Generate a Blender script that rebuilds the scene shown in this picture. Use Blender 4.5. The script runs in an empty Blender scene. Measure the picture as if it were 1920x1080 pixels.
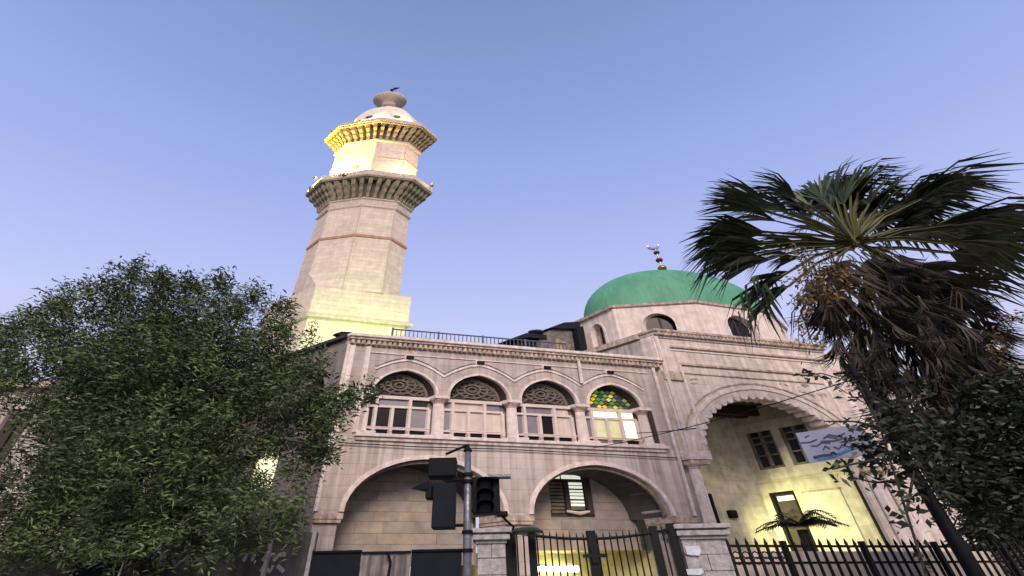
import bpy, math, random
import numpy as np
from mathutils import Vector, Matrix
random.seed(7); rng = np.random.default_rng(7)
S = bpy.context.scene
COL = S.collection

# ------------------------------------------------------------------ camera
PITCH = math.atan((1114.0 - 540.0) / 770.0); ROLL = math.radians(1.15)
CP = Vector((0, 0, 1.6))
CF = Vector((0, math.cos(PITCH), math.sin(PITCH)))
_r = Vector((1, 0, 0)); _u = Vector((0, -math.sin(PITCH), math.cos(PITCH)))
CR = _r * math.cos(ROLL) - _u * math.sin(ROLL)
CU = _u * math.cos(ROLL) + _r * math.sin(ROLL)
cam_d = bpy.data.cameras.new('camera'); cam = bpy.data.objects.new('camera', cam_d); COL.objects.link(cam)
cam_d.sensor_width = 36; cam_d.lens = 770 / 1920 * 36
cam_d.shift_x = (960 - 906) / 1920
cam_d.clip_start = 0.05; cam_d.clip_end = 3000
m = Matrix((CR, CU, -CF)).transposed().to_4x4(); m.translation = CP
cam.matrix_world = m
S.camera = cam

def at(x, y, Y):
    """a point of the place seen at photo pixel x, y and standing Y metres ahead"""
    d = CF * 770 + CR * (x - 906) - CU * (y - 540)
    p = CP + d * (Y / d.y)
    return Vector(p)

# ------------------------------------------------------------------ sky and light (dusk, sun just down behind the viewer)
W = bpy.data.worlds.new('World'); S.world = W; W.use_nodes = True
nt = W.node_tree; nt.nodes.clear()
out = nt.nodes.new('ShaderNodeOutputWorld'); bg = nt.nodes.new('ShaderNodeBackground')
sky = nt.nodes.new('ShaderNodeTexSky'); sky.sky_type = 'NISHITA'; sky.sun_disc = False
sky.sun_elevation = math.radians(4); sky.sun_rotation = math.radians(148); sky.air_density = 1.3; sky.dust_density = 1.0; sky.ozone_density = 3.0
tc = nt.nodes.new('ShaderNodeTexCoord'); sep = nt.nodes.new('ShaderNodeSeparateXYZ')
ramp = nt.nodes.new('ShaderNodeValToRGB')
cr = ramp.color_ramp
cr.elements[0].position = 0.0; cr.elements[0].color = (0.72, 0.70, 0.86, 1)
cr.elements[1].position = 1.0; cr.elements[1].color = (0.195, 0.30, 0.57, 1)
for p, c in ((0.40, (0.74, 0.77, 1.10, 1)), (0.51, (0.68, 0.73, 1.12, 1)), (0.62, (0.555, 0.635, 1.09, 1)), (0.81, (0.375, 0.49, 0.96, 1)), (0.94, (0.258, 0.365, 0.71, 1))):
    e = cr.elements.new(p); e.color = c
mix = nt.nodes.new('ShaderNodeMix'); mix.data_type = 'RGBA'; mix.inputs[0].default_value = 0.82
sc = nt.nodes.new('ShaderNodeVectorMath'); sc.operation = 'SCALE'; sc.inputs['Scale'].default_value = 0.12
nt.links.new(sky.outputs[0], sc.inputs[0])
mpg = nt.nodes.new('ShaderNodeVectorMath'); mpg.operation = 'MULTIPLY'; mpg.inputs[1].default_value = (.62, 1, 1)
nrm = nt.nodes.new('ShaderNodeVectorMath'); nrm.operation = 'NORMALIZE'
nt.links.new(tc.outputs['Generated'], mpg.inputs[0]); nt.links.new(mpg.outputs[0], nrm.inputs[0]); nt.links.new(nrm.outputs[0], sep.inputs[0]); nt.links.new(sep.outputs['Z'], ramp.inputs[0])
nt.links.new(sc.outputs[0], mix.inputs[6]); nt.links.new(ramp.outputs[0], mix.inputs[7])
nt.links.new(mix.outputs[2], bg.inputs[0]); bg.inputs[1].default_value = 1.0
nt.links.new(bg.outputs[0], out.inputs[0])
sun_d = bpy.data.lights.new('sun', 'SUN'); sun = bpy.data.objects.new('sun', sun_d); COL.objects.link(sun)
sun_d.energy = 3.3; sun_d.angle = math.radians(26); sun_d.color = (1.0, 0.83, 0.71)
sd = Vector((0.16, -0.80, 0.62)).normalized()
sun.rotation_euler = sd.to_track_quat('Z', 'Y').to_euler()
S.view_settings.view_transform = 'Standard'; S.view_settings.look = 'None'
S.view_settings.exposure = 0; S.view_settings.gamma = 1
S.view_settings.use_curve_mapping = False

# ------------------------------------------------------------------ materials
def mat(name, col, rough=0.85, var=0.12, vscale=3.0, bump=0.2, bscale=40.0, metal=0.0, emit=None, estr=0.0,
        brick=None, streak=0.0, island=0.0, stain=None, spec=0.3, alpha=None, lime=None):
    M = bpy.data.materials.new(name); M.use_nodes = True
    n = M.node_tree.nodes; l = M.node_tree.links; b = n['Principled BSDF']
    b.inputs['Roughness'].default_value = rough; b.inputs['Metallic'].default_value = metal
    b.inputs['Specular IOR Level'].default_value = spec
    geo = n.new('ShaderNodeNewGeometry')
    base = n.new('ShaderNodeRGB'); base.outputs[0].default_value = (*col, 1); cur = base.outputs[0]
    def mul(cur, fac_sock, lo, hi, tint=None):
        mr = n.new('ShaderNodeMapRange'); mr.inputs[3].default_value = lo; mr.inputs[4].default_value = hi
        l.new(fac_sock, mr.inputs[0])
        v = n.new('ShaderNodeVectorMath'); v.operation = 'SCALE'
        l.new(cur, v.inputs[0]); l.new(mr.outputs[0], v.inputs['Scale']); return v.outputs[0], mr
    if var:
        no = n.new('ShaderNodeTexNoise'); no.inputs['Scale'].default_value = vscale; no.inputs['Detail'].default_value = 6
        l.new(geo.outputs['Position'], no.inputs[0])
        cur, mr = mul(cur, no.outputs[0], 1 - var, 1 + var); mr.inputs[1].default_value = .3; mr.inputs[2].default_value = .7
    if island:
        cur, mr = mul(cur, geo.outputs['Random Per Island'], 1 - island, 1 + island)
    hgt = None
    if brick:
        bw, bh, dark = brick
        dx = n.new('ShaderNodeVectorMath'); dx.operation = 'DOT_PRODUCT'; dx.inputs[1].default_value = (1.0, -0.8, 0)
        l.new(geo.outputs['Position'], dx.inputs[0])
        sp = n.new('ShaderNodeSeparateXYZ'); l.new(geo.outputs['Position'], sp.inputs[0])
        cb = n.new('ShaderNodeCombineXYZ'); l.new(dx.outputs['Value'], cb.inputs[0]); l.new(sp.outputs[2], cb.inputs[1])
        br = n.new('ShaderNodeTexBrick'); br.inputs['Scale'].default_value = 1; br.inputs['Brick Width'].default_value = bw
        br.inputs['Row Height'].default_value = bh; br.inputs['Mortar Size'].default_value = 0.012; br.inputs['Mortar Smooth'].default_value = 0.5
        br.inputs['Color1'].default_value = (1.06, 1.06, 1.06, 1); br.inputs['Color2'].default_value = (.92, .92, .92, 1); br.inputs['Mortar'].default_value = (dark, dark, dark, 1)
        l.new(cb.outputs[0], br.inputs[0])
        v = n.new('ShaderNodeVectorMath'); v.operation = 'MULTIPLY'; l.new(cur, v.inputs[0]); l.new(br.outputs['Color'], v.inputs[1]); cur = v.outputs[0]
        hgt = br.outputs['Fac']
    if streak:
        mp = n.new('ShaderNodeMapping'); mp.inputs['Scale'].default_value = (4.0, 4.0, 0.20); l.new(geo.outputs['Position'], mp.inputs[0])
        n2 = n.new('ShaderNodeTexNoise'); n2.inputs['Scale'].default_value = 1.4; n2.inputs['Detail'].default_value = 4; l.new(mp.outputs[0], n2.inputs[0])
        cur, mr = mul(cur, n2.outputs[0], 1 - streak, 1 + streak); mr.inputs[1].default_value = .33; mr.inputs[2].default_value = .67
    if stain:
        n3 = n.new('ShaderNodeTexNoise'); n3.inputs['Scale'].default_value = 0.9; n3.inputs['Detail'].default_value = 8; n3.inputs['Roughness'].default_value = .7
        l.new(geo.outputs['Position'], n3.inputs[0])
        mr = n.new('ShaderNodeMapRange'); mr.inputs[1].default_value = .55; mr.inputs[2].default_value = .72; l.new(n3.outputs[0], mr.inputs[0])
        mx = n.new('ShaderNodeMix'); mx.data_type = 'RGBA'; l.new(mr.outputs[0], mx.inputs[0]); l.new(cur, mx.inputs[6]); mx.inputs[7].default_value = (*stain, 1); cur = mx.outputs[2]
    if lime:
        z0, z1, lc = lime
        mp = n.new('ShaderNodeMapping'); mp.inputs['Scale'].default_value = (5.5, 5.5, 0.10); l.new(geo.outputs['Position'], mp.inputs[0])
        n2 = n.new('ShaderNodeTexNoise'); n2.inputs['Scale'].default_value = 1.0; n2.inputs['Detail'].default_value = 3; l.new(mp.outputs[0], n2.inputs[0])
        sp2 = n.new('ShaderNodeSeparateXYZ'); l.new(geo.outputs['Position'], sp2.inputs[0])
        up = n.new('ShaderNodeMapRange'); up.inputs[1].default_value = z0; up.inputs[2].default_value = z1; l.new(sp2.outputs[2], up.inputs[0])
        cut = n.new('ShaderNodeMath'); cut.operation = 'LESS_THAN'; cut.inputs[1].default_value = z1; l.new(sp2.outputs[2], cut.inputs[0])
        th = n.new('ShaderNodeMapRange'); th.inputs[1].default_value = .47; th.inputs[2].default_value = .57; l.new(n2.outputs[0], th.inputs[0])
        m1 = n.new('ShaderNodeMath'); m1.operation = 'MULTIPLY'; l.new(up.outputs[0], m1.inputs[0]); l.new(cut.outputs[0], m1.inputs[1])
        m2 = n.new('ShaderNodeMath'); m2.operation = 'MULTIPLY'; l.new(m1.outputs[0], m2.inputs[0]); l.new(th.outputs[0], m2.inputs[1])
        m3 = n.new('ShaderNodeMath'); m3.operation = 'MULTIPLY'; l.new(m2.outputs[0], m3.inputs[0]); m3.inputs[1].default_value = .75
        mx = n.new('ShaderNodeMix'); mx.data_type = 'RGBA'; l.new(m3.outputs[0], mx.inputs[0]); l.new(cur, mx.inputs[6]); mx.inputs[7].default_value = (*lc, 1); cur = mx.outputs[2]
    l.new(cur, b.inputs['Base Color'])
    if bump:
        no = n.new('ShaderNodeTexNoise'); no.inputs['Scale'].default_value = bscale; no.inputs['Detail'].default_value = 6
        l.new(geo.outputs['Position'], no.inputs[0])
        bp = n.new('ShaderNodeBump'); bp.inputs['Strength'].default_value = bump; bp.inputs['Distance'].default_value = 0.03
        l.new(no.outputs[0], bp.inputs['Height']); l.new(bp.outputs[0], b.inputs['Normal'])
        if hgt:
            bp2 = n.new('ShaderNodeBump'); bp2.inputs['Strength'].default_value = .5; bp2.inputs['Distance'].default_value = 0.015; bp2.invert = True
            l.new(hgt, bp2.inputs['Height']); l.new(bp.outputs[0], bp2.inputs['Normal']); l.new(bp2.outputs[0], b.inputs['Normal'])
    if emit:
        b.inputs['Emission Color'].default_value = (*emit, 1); b.inputs['Emission Strength'].default_value = estr
    return M

STONE = mat('facade_stone', (.44, .365, .325), brick=(1.3, .34, .86), streak=.16, lime=(3.9, 5.97, (.66, .59, .54)), var=.13, stain=(.40, .31, .26))
TRIM = mat('pale_trim_stone', (.68, .58, .525), var=.18, vscale=5, streak=.12, stain=(.50, .41, .34))
HALLST = mat('hall_stone', (.60, .51, .445), brick=(1.5, .40, .84), streak=.17, var=.15, stain=(.38, .30, .24))
CORN = mat('weathered_cornice_stone', (.43, .335, .27), var=.35, vscale=6, streak=.25)
DRUM = mat('drum_plaster', (.66, .56, .49), var=.13, streak=.13, stain=(.50, .41, .33))
MIN = mat('minaret_stone', (.60, .49, .415), brick=(1.5, .28, .78), var=.12, streak=.05)
MINB = mat('minaret_trim_stone', (.50, .40, .34), var=.2, vscale=6)
REDB = mat('red_sandstone_band', (.40, .20, .15), var=.2)
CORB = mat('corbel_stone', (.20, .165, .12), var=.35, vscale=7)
ASH = mat('ashlar_stone', (.32, .27, .225), var=.22, vscale=2.2, island=.0, bump=.35, bscale=14)
DARKST = mat('shaded_side_stone', (.22, .19, .175), brick=(1.3, .34, .8), streak=.2)  # darker facade stone: shade of the left side put into the colour
SOFF = mat('shade_dark_soffit', (.075, .068, .062), var=.2)  # near-black, so the shade under the arches sits in the colour
PORCH = mat('porch_limestone', (.55, .50, .38), brick=(1.2, .5, .9), streak=.1, var=.2, stain=(.36, .32, .2))
PILLAR = mat('grey_pillar_stone', (.33, .31, .31), var=.3, vscale=9, bump=.6, bscale=25)
WHITEW = mat('painted_window_wood', (.64, .53, .47), rough=.5, var=.1)
DGLASS = mat('dark_window_glass', (.012, .012, .013), rough=.2, var=0, bump=0, spec=.12)
GGLASS = mat('grey_window_glass', (.20, .18, .20), rough=.3, var=.1, bump=0)
CURT = mat('cream_curtain', (.60, .50, .43), rough=.9, var=.08, streak=.1)
GRILLE = mat('carved_grille_wood', (.15, .125, .10), var=.25, vscale=12)
BLACK = mat('black_paint', (.007, .008, .010), rough=.6, var=.1, bump=0, spec=.1)
IRON = mat('black_iron', (.009, .009, .010), rough=.6, metal=0, spec=.15, var=.2)
HOARD = mat('dark_sheet_hoarding', (.009, .011, .017), rough=.6, var=.2, bump=0, spec=.1)
GREEN = mat('green_dome_paint', (.085, .285, .165), rough=.6, var=.18, vscale=.6, bump=.12, bscale=5, streak=.12)
TARP = mat('grey_brown_tarpaulin', (.15, .13, .11), rough=.8, var=.4, vscale=4, bump=.8, bscale=6)
DARKBR = mat('dark_brown_wood', (.045, .032, .025), rough=.6)
SHUT = mat('shutter_wood', (.16, .14, .09), rough=.6, var=.3)
RAILM = mat('blue_grey_rail_metal', (.13, .14, .18), rough=.4, metal=.4)
POLEM = mat('grey_pole_metal', (.17, .175, .20), rough=.4, metal=.5, var=.3, vscale=18)
LEAF = mat('dark_olive_leaf', (.080, .112, .046), rough=.75, var=.60, vscale=1.1, island=.7, bump=0)
LEAF2 = mat('broad_dark_leaf', (.030, .038, .022), rough=.5, var=.3, vscale=1.6, island=.5, bump=0)
FROND = mat('palm_frond_green', (.055, .074, .034), rough=.5, var=.3, vscale=3, island=.4, bump=0)
DEADF = mat('dead_palm_frond', (.042, .032, .025), rough=.8, var=.5, vscale=2, island=.6, bump=0)
TANF = mat('tan_palm_blossom', (.20, .135, .06), rough=.8, var=.4, vscale=6, island=.4, bump=0)
PETI = mat('palm_leaf_stem', (.105, .10, .035), rough=.5)
BARK = mat('rough_bark', (.035, .029, .024), var=.4, vscale=8, bump=.8, bscale=20)
ASPH = mat('asphalt', (.05, .05, .052), var=.2, vscale=2, bump=.4, bscale=90)
PAVE = mat('pavement_concrete', (.25, .24, .23), brick=(.6, .6, .7))
ROOFM = mat('flat_roof_concrete', (.22, .20, .18), var=.3)
BANW = mat('pale_banner_vinyl', (.27, .29, .41), rough=.45, var=.08)
BANB = mat('blue_banner_print', (.06, .19, .40), rough=.45, var=0, bump=0)
INK = mat('dark_banner_lettering', (.04, .05, .09), rough=.5, var=0, bump=0)
PAPER = mat('worn_paper', (.52, .54, .58), rough=.8, var=.15, vscale=12)
GRAF = mat('pale_spray_paint', (.34, .33, .33), rough=.8, var=.25)
LWALL = mat('dark_stained_wall', (.075, .07, .068), var=.4, vscale=3, streak=.3)
BRASS = mat('tarnished_brass', (.30, .19, .07), rough=.35, metal=.8)
MARO = mat('maroon_finial_ball', (.09, .035, .03), rough=.35)
SILV = mat('silver_crescent', (.6, .55, .58), rough=.3, metal=.7)
TUBE = mat('lit_fluorescent_tube', (.9, .9, .85), emit=(1, 1, .86), estr=14, var=0, bump=0)
LAMPG = mat('lit_lamp_lens', (.9, .8, .4), emit=(1, .86, .42), estr=16, var=0, bump=0)
LITW = mat('lit_window_curtain', (.45, .42, .26), emit=(.78, .76, .36), estr=.42, var=.15, vscale=5, bump=0)
LITW2 = mat('brightly_lit_window_pane', (.6, .62, .45), emit=(.93, 1, .66), estr=1.05, var=.1, bump=0)
LITROOM = mat('lit_room_wall', (.55, .5, .24), var=.2)

# ------------------------------------------------------------------ mesh building
class MB:
    def __init__(s, fr=None): s.v = []; s.f = []; s.fr = fr
    def P(s, p):
        s.v.append(s.fr(*p) if s.fr else tuple(p)); return len(s.v) - 1
    def face(s, pts): s.f.append([s.P(p) for p in pts])
    def box(s, a, b):
        x0, y0, z0 = a; x1, y1, z1 = b
        i = [s.P(p) for p in ((x0,y0,z0),(x1,y0,z0),(x1,y1,z0),(x0,y1,z0),(x0,y0,z1),(x1,y0,z1),(x1,y1,z1),(x0,y1,z1))]
        for q in ((3,2,1,0),(4,5,6,7),(0,1,5,4),(1,2,6,5),(2,3,7,6),(3,0,4,7)): s.f.append([i[k] for k in q])
    def prism(s, pts, d0, d1):
        """polygon in (first, third) coordinates pushed from depth d0 to d1"""
        n = len(pts); a = [s.P((x, d0, z)) for x, z in pts]; b = [s.P((x, d1, z)) for x, z in pts]
        s.f.append(a); s.f.append(b[::-1])
        for k in range(n): s.f.append([a[k], b[k], b[(k+1) % n], a[(k+1) % n]])
    def poly(s, pts, z0, z1):
        n = len(pts); a = [s.P((p[0], p[1], z0)) for p in pts]; b = [s.P((p[0], p[1], z1)) for p in pts]
        s.f.append(a[::-1]); s.f.append(b)
        for k in range(n): s.f.append([a[k], a[(k+1) % n], b[(k+1) % n], b[k]])
    def tube(s, pts, r, n=6, cap=True):
        pts = [Vector(s.fr(*p)) if s.fr else Vector(p) for p in pts]
        if not hasattr(r, '__len__'): r = [r] * len(pts)
        rings = []; o = len(s.v)
        for k, p in enumerate(pts):
            t = (pts[min(k+1, len(pts)-1)] - pts[max(k-1, 0)]).normalized()
            u = t.orthogonal().normalized() if abs(t.z) > .9 else t.cross(Vector((0,0,1))).normalized()
            w = t.cross(u)
            for j in range(n):
                a = 2*math.pi*j/n; s.v.append(tuple(p + (u*math.cos(a)+w*math.sin(a))*r[k]))
        for k in range(len(pts)-1):
            for j in range(n):
                s.f.append([o+k*n+j, o+k*n+(j+1) % n, o+(k+1)*n+(j+1) % n, o+(k+1)*n+j])
        if cap: s.f.append([o+j for j in range(n)][::-1]); s.f.append([o+(len(pts)-1)*n+j for j in range(n)])
    def loft(s, c, A, B, n, prof, off=0., cap=True):
        """rings of n corners about c, half axes A and B in plan, prof = [(z, scale)]"""
        o = len(s.v)
        for z, r in prof:
            for j in range(n):
                a = math.radians(off) + 2*math.pi*j/n
                s.v.append((c[0]+r*(A[0]*math.cos(a)+B[0]*math.sin(a)), c[1]+r*(A[1]*math.cos(a)+B[1]*math.sin(a)), z))
        for k in range(len(prof)-1):
            for j in range(n):
                s.f.append([o+k*n+j, o+k*n+(j+1) % n, o+(k+1)*n+(j+1) % n, o+(k+1)*n+j])
        if cap: s.f.append([o+j for j in range(n)][::-1]); s.f.append([o+(len(prof)-1)*n+j for j in range(n)])

def finish(name, v, f, material, parent, smooth=False, kind=None, label=None):
    root = parent
    while root is not None and root.parent is not None: root = root.parent
    base = Vector(root.location) if root is not None and root.type == 'EMPTY' else Vector((0, 0, 0))
    me = bpy.data.meshes.new(name)
    me.from_pydata([tuple(Vector(p) - base) for p in v], [], f); me.materials.append(material)
    if smooth: me.polygons.foreach_set('use_smooth', [True]*len(me.polygons))
    me.validate(); me.update()
    o = bpy.data.objects.new(name, me); COL.objects.link(o)
    if parent is not None: o.parent = parent
    if kind: o['kind'] = kind
    if label: o['label'] = label
    return o
def fix_normals(o):
    import bmesh
    bm = bmesh.new(); bm.from_mesh(o.data); bmesh.ops.recalc_face_normals(bm, faces=bm.faces); bm.to_mesh(o.data); bm.free()
def build(mb, name, material, parent=None, **k):
    nrm = k.pop('nrm', True); bev = k.pop('bevel', 0)
    o = finish(name, mb.v, mb.f, material, parent, **k)
    if nrm: fix_normals(o)
    if bev:
        b = o.modifiers.new('edge', 'BEVEL'); b.width = bev; b.segments = 2; b.limit_method = 'ANGLE'
    return o
def thing(name, loc, label, cat, group=None):
    o = bpy.data.objects.new(name, None); COL.objects.link(o); o.location = loc; o['label'] = label; o['category'] = cat
    if group: o['group'] = group
    o.empty_display_size = .2
    return o
def tag(o, label, cat, group=None):
    o['label'] = label; o['category'] = cat
    if group: o['group'] = group
    return o
def shared(src, parent, offset):
    c = src.copy(); COL.objects.link(c); c.parent = parent; c.location = Vector(src.location) + Vector(offset); return c
def quads(name, V4, material, parent, kind=None):
    root = parent
    base = np.array(root.location) if root is not None else np.zeros(3)
    n, k = V4.shape[:2]; me = bpy.data.meshes.new(name)
    vv = (V4.reshape(-1, 3) - base).astype(np.float32)
    me.vertices.add(n*k); me.vertices.foreach_set('co', vv.ravel())
    me.loops.add(n*k); me.loops.foreach_set('vertex_index', np.arange(n*k, dtype=np.int32))
    me.polygons.add(n); me.polygons.foreach_set('loop_start', np.arange(n, dtype=np.int32)*k)
    me.materials.append(material); me.update(calc_edges=True); me.validate()
    o = bpy.data.objects.new(name, me); COL.objects.link(o); o.parent = parent
    if kind: o['kind'] = kind
    return o

# ------------------------------------------------------------------ plan of the mosque: front wall runs along FU, walls go back along FV
FU = Vector((math.sin(math.radians(78.1)), math.cos(math.radians(78.1))))
FV = Vector((-.81, .5864)); FL = Vector((-.885, .465))
O2 = Vector((-5.309, 14.0))
def fr(u, v, z): p = O2 + FU*u + FV*v; return (p.x, p.y, z)
def frame(P0, P1, inward):
    """wall frame: first coordinate metres from P0 towards P1, second metres inwards"""
    P0 = Vector(P0); D = (Vector(P1)-P0).normalized(); I = Vector(inward)
    return lambda s, d, z: (P0.x+D.x*s+I.x*d, P0.y+D.y*s+I.y*d, z)

def arc(hw, rise, e=0., n=14):
    out = []
    k = math.sqrt((1+e)**2 - e**2)
    for i in range(n+1):
        x = -math.cos(math.pi*i/n)
        out.append((x*hw, rise*math.sqrt(max(0, (1+e)**2-(abs(x)+e)**2))/k))
    return out
def wall_with_openings(F, s0, s1, z0, z1, ops, d0, d1):
    """ops: (centre, half width, z bottom, z spring, rise, pointedness) sorted by centre; rise 0 = square head"""
    mb = MB(F); cur = s0
    def solid(a, b, za, zb):
        if b-a > 1e-4 and zb-za > 1e-4: mb.box((a, d0, za), (b, d1, zb))
    for c, hw, zb, zs, rise, e in ops:
        solid(cur, c-hw, z0, z1)
        solid(c-hw, c+hw, z0, zb)
        if rise <= 0: solid(c-hw, c+hw, zs, z1)
        else:
            a = arc(hw, rise, e)
            for (x0, h0), (x1, h1) in zip(a, a[1:]):
                q = [(c+x0, zs+h0), (c+x1, zs+h1), (c+x1, z1), (c+x0, z1)]
                for d in (d0, d1): mb.face([(x, d, z) for x, z in (q if d == d0 else q[::-1])])
                mb.face([(q[0][0], d0, q[0][1]), (q[0][0], d1, q[0][1]), (q[1][0], d1, q[1][1]), (q[1][0], d0, q[1][1])])
                mb.face([(q[3][0], d0, z1), (q[2][0], d0, z1), (q[2][0], d1, z1), (q[3][0], d1, z1)])
        cur = c+hw
    solid(cur, s1, z0, z1)
    return mb
def arch_band(F, c, hw, zs, rise, e, w, d0, d1, legs=0., n=22, wz=None):
    """a moulding that follows an arch: width w outside it, from depth d0 to d1"""
    mb = MB(F); wz = wz or w
    a = arc(hw, rise, e, n); b = arc(hw+w, rise+wz, e, n)
    if legs: a = [(-hw, -legs)]+a+[(hw, -legs)]; b = [(-hw-w, -legs)]+b+[(hw+w, -legs)]
    for k in range(len(a)-1):
        q = [(c+a[k][0], zs+a[k][1]), (c+a[k+1][0], zs+a[k+1][1]), (c+b[k+1][0], zs+b[k+1][1]), (c+b[k][0], zs+b[k][1])]
        mb.face([(x, d0, z) for x, z in q])
        for i, j in ((0, 1), (2, 3)):
            mb.face([(q[i][0], d0, q[i][1]), (q[i][0], d1, q[i][1]), (q[j][0], d1, q[j][1]), (q[j][0], d0, q[j][1])])
    return mb
def ribbon(F, pts, w, d0, d1, closed=False):
    """raised moulding along a polyline in the wall plane"""
    mb = MB(F); P = [Vector(p) for p in pts]; n = len(P); L = []; R = []
    for k in range(n):
        t = (P[min(k+1, n-1)]-P[max(k-1, 0)]); t.normalize(); nn = Vector((-t.y, t.x))*w/2
        L.append(P[k]+nn); R.append(P[k]-nn)
    for k in range(n-1):
        q = [L[k], L[k+1], R[k+1], R[k]]
        mb.face([(p.x, d0, p.y) for p in q])
        mb.face([(L[k].x, d0, L[k].y), (L[k].x, d1, L[k].y), (L[k+1].x, d1, L[k+1].y), (L[k+1].x, d0, L[k+1].y)])
        mb.face([(R[k].x, d0, R[k].y), (R[k].x, d1, R[k].y), (R[k+1].x, d1, R[k+1].y), (R[k+1].x, d0, R[k+1].y)])
    for k in (0, n-1):
        mb.face([(L[k].x, d0, L[k].y), (L[k].x, d1, L[k].y), (R[k].x, d1, R[k].y), (R[k].x, d0, R[k].y)])
    return mb
def box(F, a, b): mb = MB(F); mb.box(a, b); return mb

# ================================================================== ground
mb = MB(); mb.box((-600, -600, -.5), (600, 900, 0)); g = build(mb, 'ground', PAVE, kind='structure')
mb = MB(); mb.box((-200, -12, .004), (200, 2.5, .008)); build(mb, 'road', ASPH, kind='structure')
mb = MB(); mb.box((-200, 2.8, .002), (200, 9.0, .12)); build(mb, 'pavement', PAVE, kind='structure')
mb = MB(); mb.box((-200, 2.5, .002), (200, 2.797, .14)); build(mb, 'kerb', PILLAR, kind='structure')

# ================================================================== ARCADED WING
wing = thing('mosque_wing', fr(6, 0, 0), 'two storey pinkish stone wing with four pointed arch windows above two large round arches', 'building')
T = .55
A1 = (3.42, 2.55, 2.75, 3.70, 1.62, .06); A2 = (9.50, 2.55, 2.75, 3.70, 1.62, .06)
build(wall_with_openings(fr, 0, 13.0, 3.66, 6.0, [(A1[0], A1[1], 3.66, 3.70, 1.62, .06), (A2[0], A2[1], 3.66, 3.70, 1.62, .06)], 0, 1.0), 'lower_wall', STONE, wing)
# piers under the springing
for a, b in ((.10, .80), (6.02, 6.88), (12.12, 12.95)):
    build(box(fr, (a, .06, 0), (b, .98, 3.40)), 'pier', STONE, wing)
    cp = build(box(fr, (a-.03, -.05, 3.40), (b+.03, 1.0, 3.50)), 'pier_capital', CORN, wing)
    build(box(fr, (a-.06, -.08, 3.50), (b+.06, 1.0, 3.655)), 'capital_slab', CORN, cp)
for A in (A1, A2):
    build(arch_band(fr, A[0], A[1], A[3], A[4], .06, .14, -.055, .01), 'arch_trim', TRIM, wing)
    build(arch_band(fr, A[0], A[1]-.12, A[3], A[4]-.12, .06, .10, .12, .2), 'inner_arch_trim', CORB, wing)
# soffits (vaults) as their own lining
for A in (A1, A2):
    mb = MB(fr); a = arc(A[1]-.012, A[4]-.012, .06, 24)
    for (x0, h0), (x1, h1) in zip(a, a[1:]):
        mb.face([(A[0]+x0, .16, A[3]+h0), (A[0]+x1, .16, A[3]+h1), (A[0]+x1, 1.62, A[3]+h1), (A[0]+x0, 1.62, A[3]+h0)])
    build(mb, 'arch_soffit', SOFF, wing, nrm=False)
# ashlar infill behind the two arches, stone by stone
def ashlar(parent, F, s0, s1, z0, z1, d, skips=(), h=.31, w=.95, th=.14, mat_=None, jit=.03):
    z = z0; row = 0
    while z < z1-.04:
        hh = min(h*random.uniform(.85, 1.12), z1-z); s = s0 - (w*.5 if row % 2 else 0)
        if z1-(z+hh) < .1: hh = z1-z
        while s < s1:
            ww = w*random.uniform(.75, 1.3); a = max(s, s0)+.004; b = min(s+ww, s1)-.004; s += ww
            if b-a < .06: continue
            pieces = [(a, b)]
            for (ka, kb, za, zb) in skips:
                if z < zb-.02 and z+hh > za+.02:
                    new = []
                    for (p, q) in pieces:
                        if q <= ka or p >= kb: new.append((p, q)); continue
                        if p < ka-.05: new.append((p, ka))
                        if q > kb+.05: new.append((kb, q))
                    pieces = new
            for p, q in pieces:
                dj = random.uniform(0, jit)
                build(box(F, (p, d+dj, z+.004), (q, d+th, z+hh-.004)), 'stone', mat_ or random.choice(ASHS), parent, nrm=False)
        z += hh; row += 1
ASHS = [ASH, mat('ashlar_stone_warm', (.345, .28, .225), var=.2, vscale=2.5, bump=.35, bscale=14), mat('ashlar_stone_grey', (.30, .26, .225), var=.25, vscale=2, bump=.35, bscale=14)]
MORT = mat('mortar', (.25, .21, .17), var=.2)
dI = 1.5
for A, zb, sk in ((A1, 2.36, ()), (A2, 2.75, ((9.04, 10.74, 3.82, 5.25),))):
    c = A[0]
    if sk:
        a, b, z0, z1 = sk[0]
        for q in (((c-2.9, dI+.1, zb), (a, dI+.3, 5.5)), ((b, dI+.1, zb), (c+2.9, dI+.3, 5.5)), ((a, dI+.1, zb), (b, dI+.3, z0)), ((a, dI+.1, z1), (b, dI+.3, 5.5))):
            build(box(fr, *q), 'mortar_bed', MORT, wing)
    else: build(box(fr, (c-2.9, dI+.1, zb), (c+2.9, dI+.3, 5.5)), 'mortar_bed', MORT, wing)
    ashlar(wing, fr, c-2.75, c+2.75, zb, 5.45, dI, sk)
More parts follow.
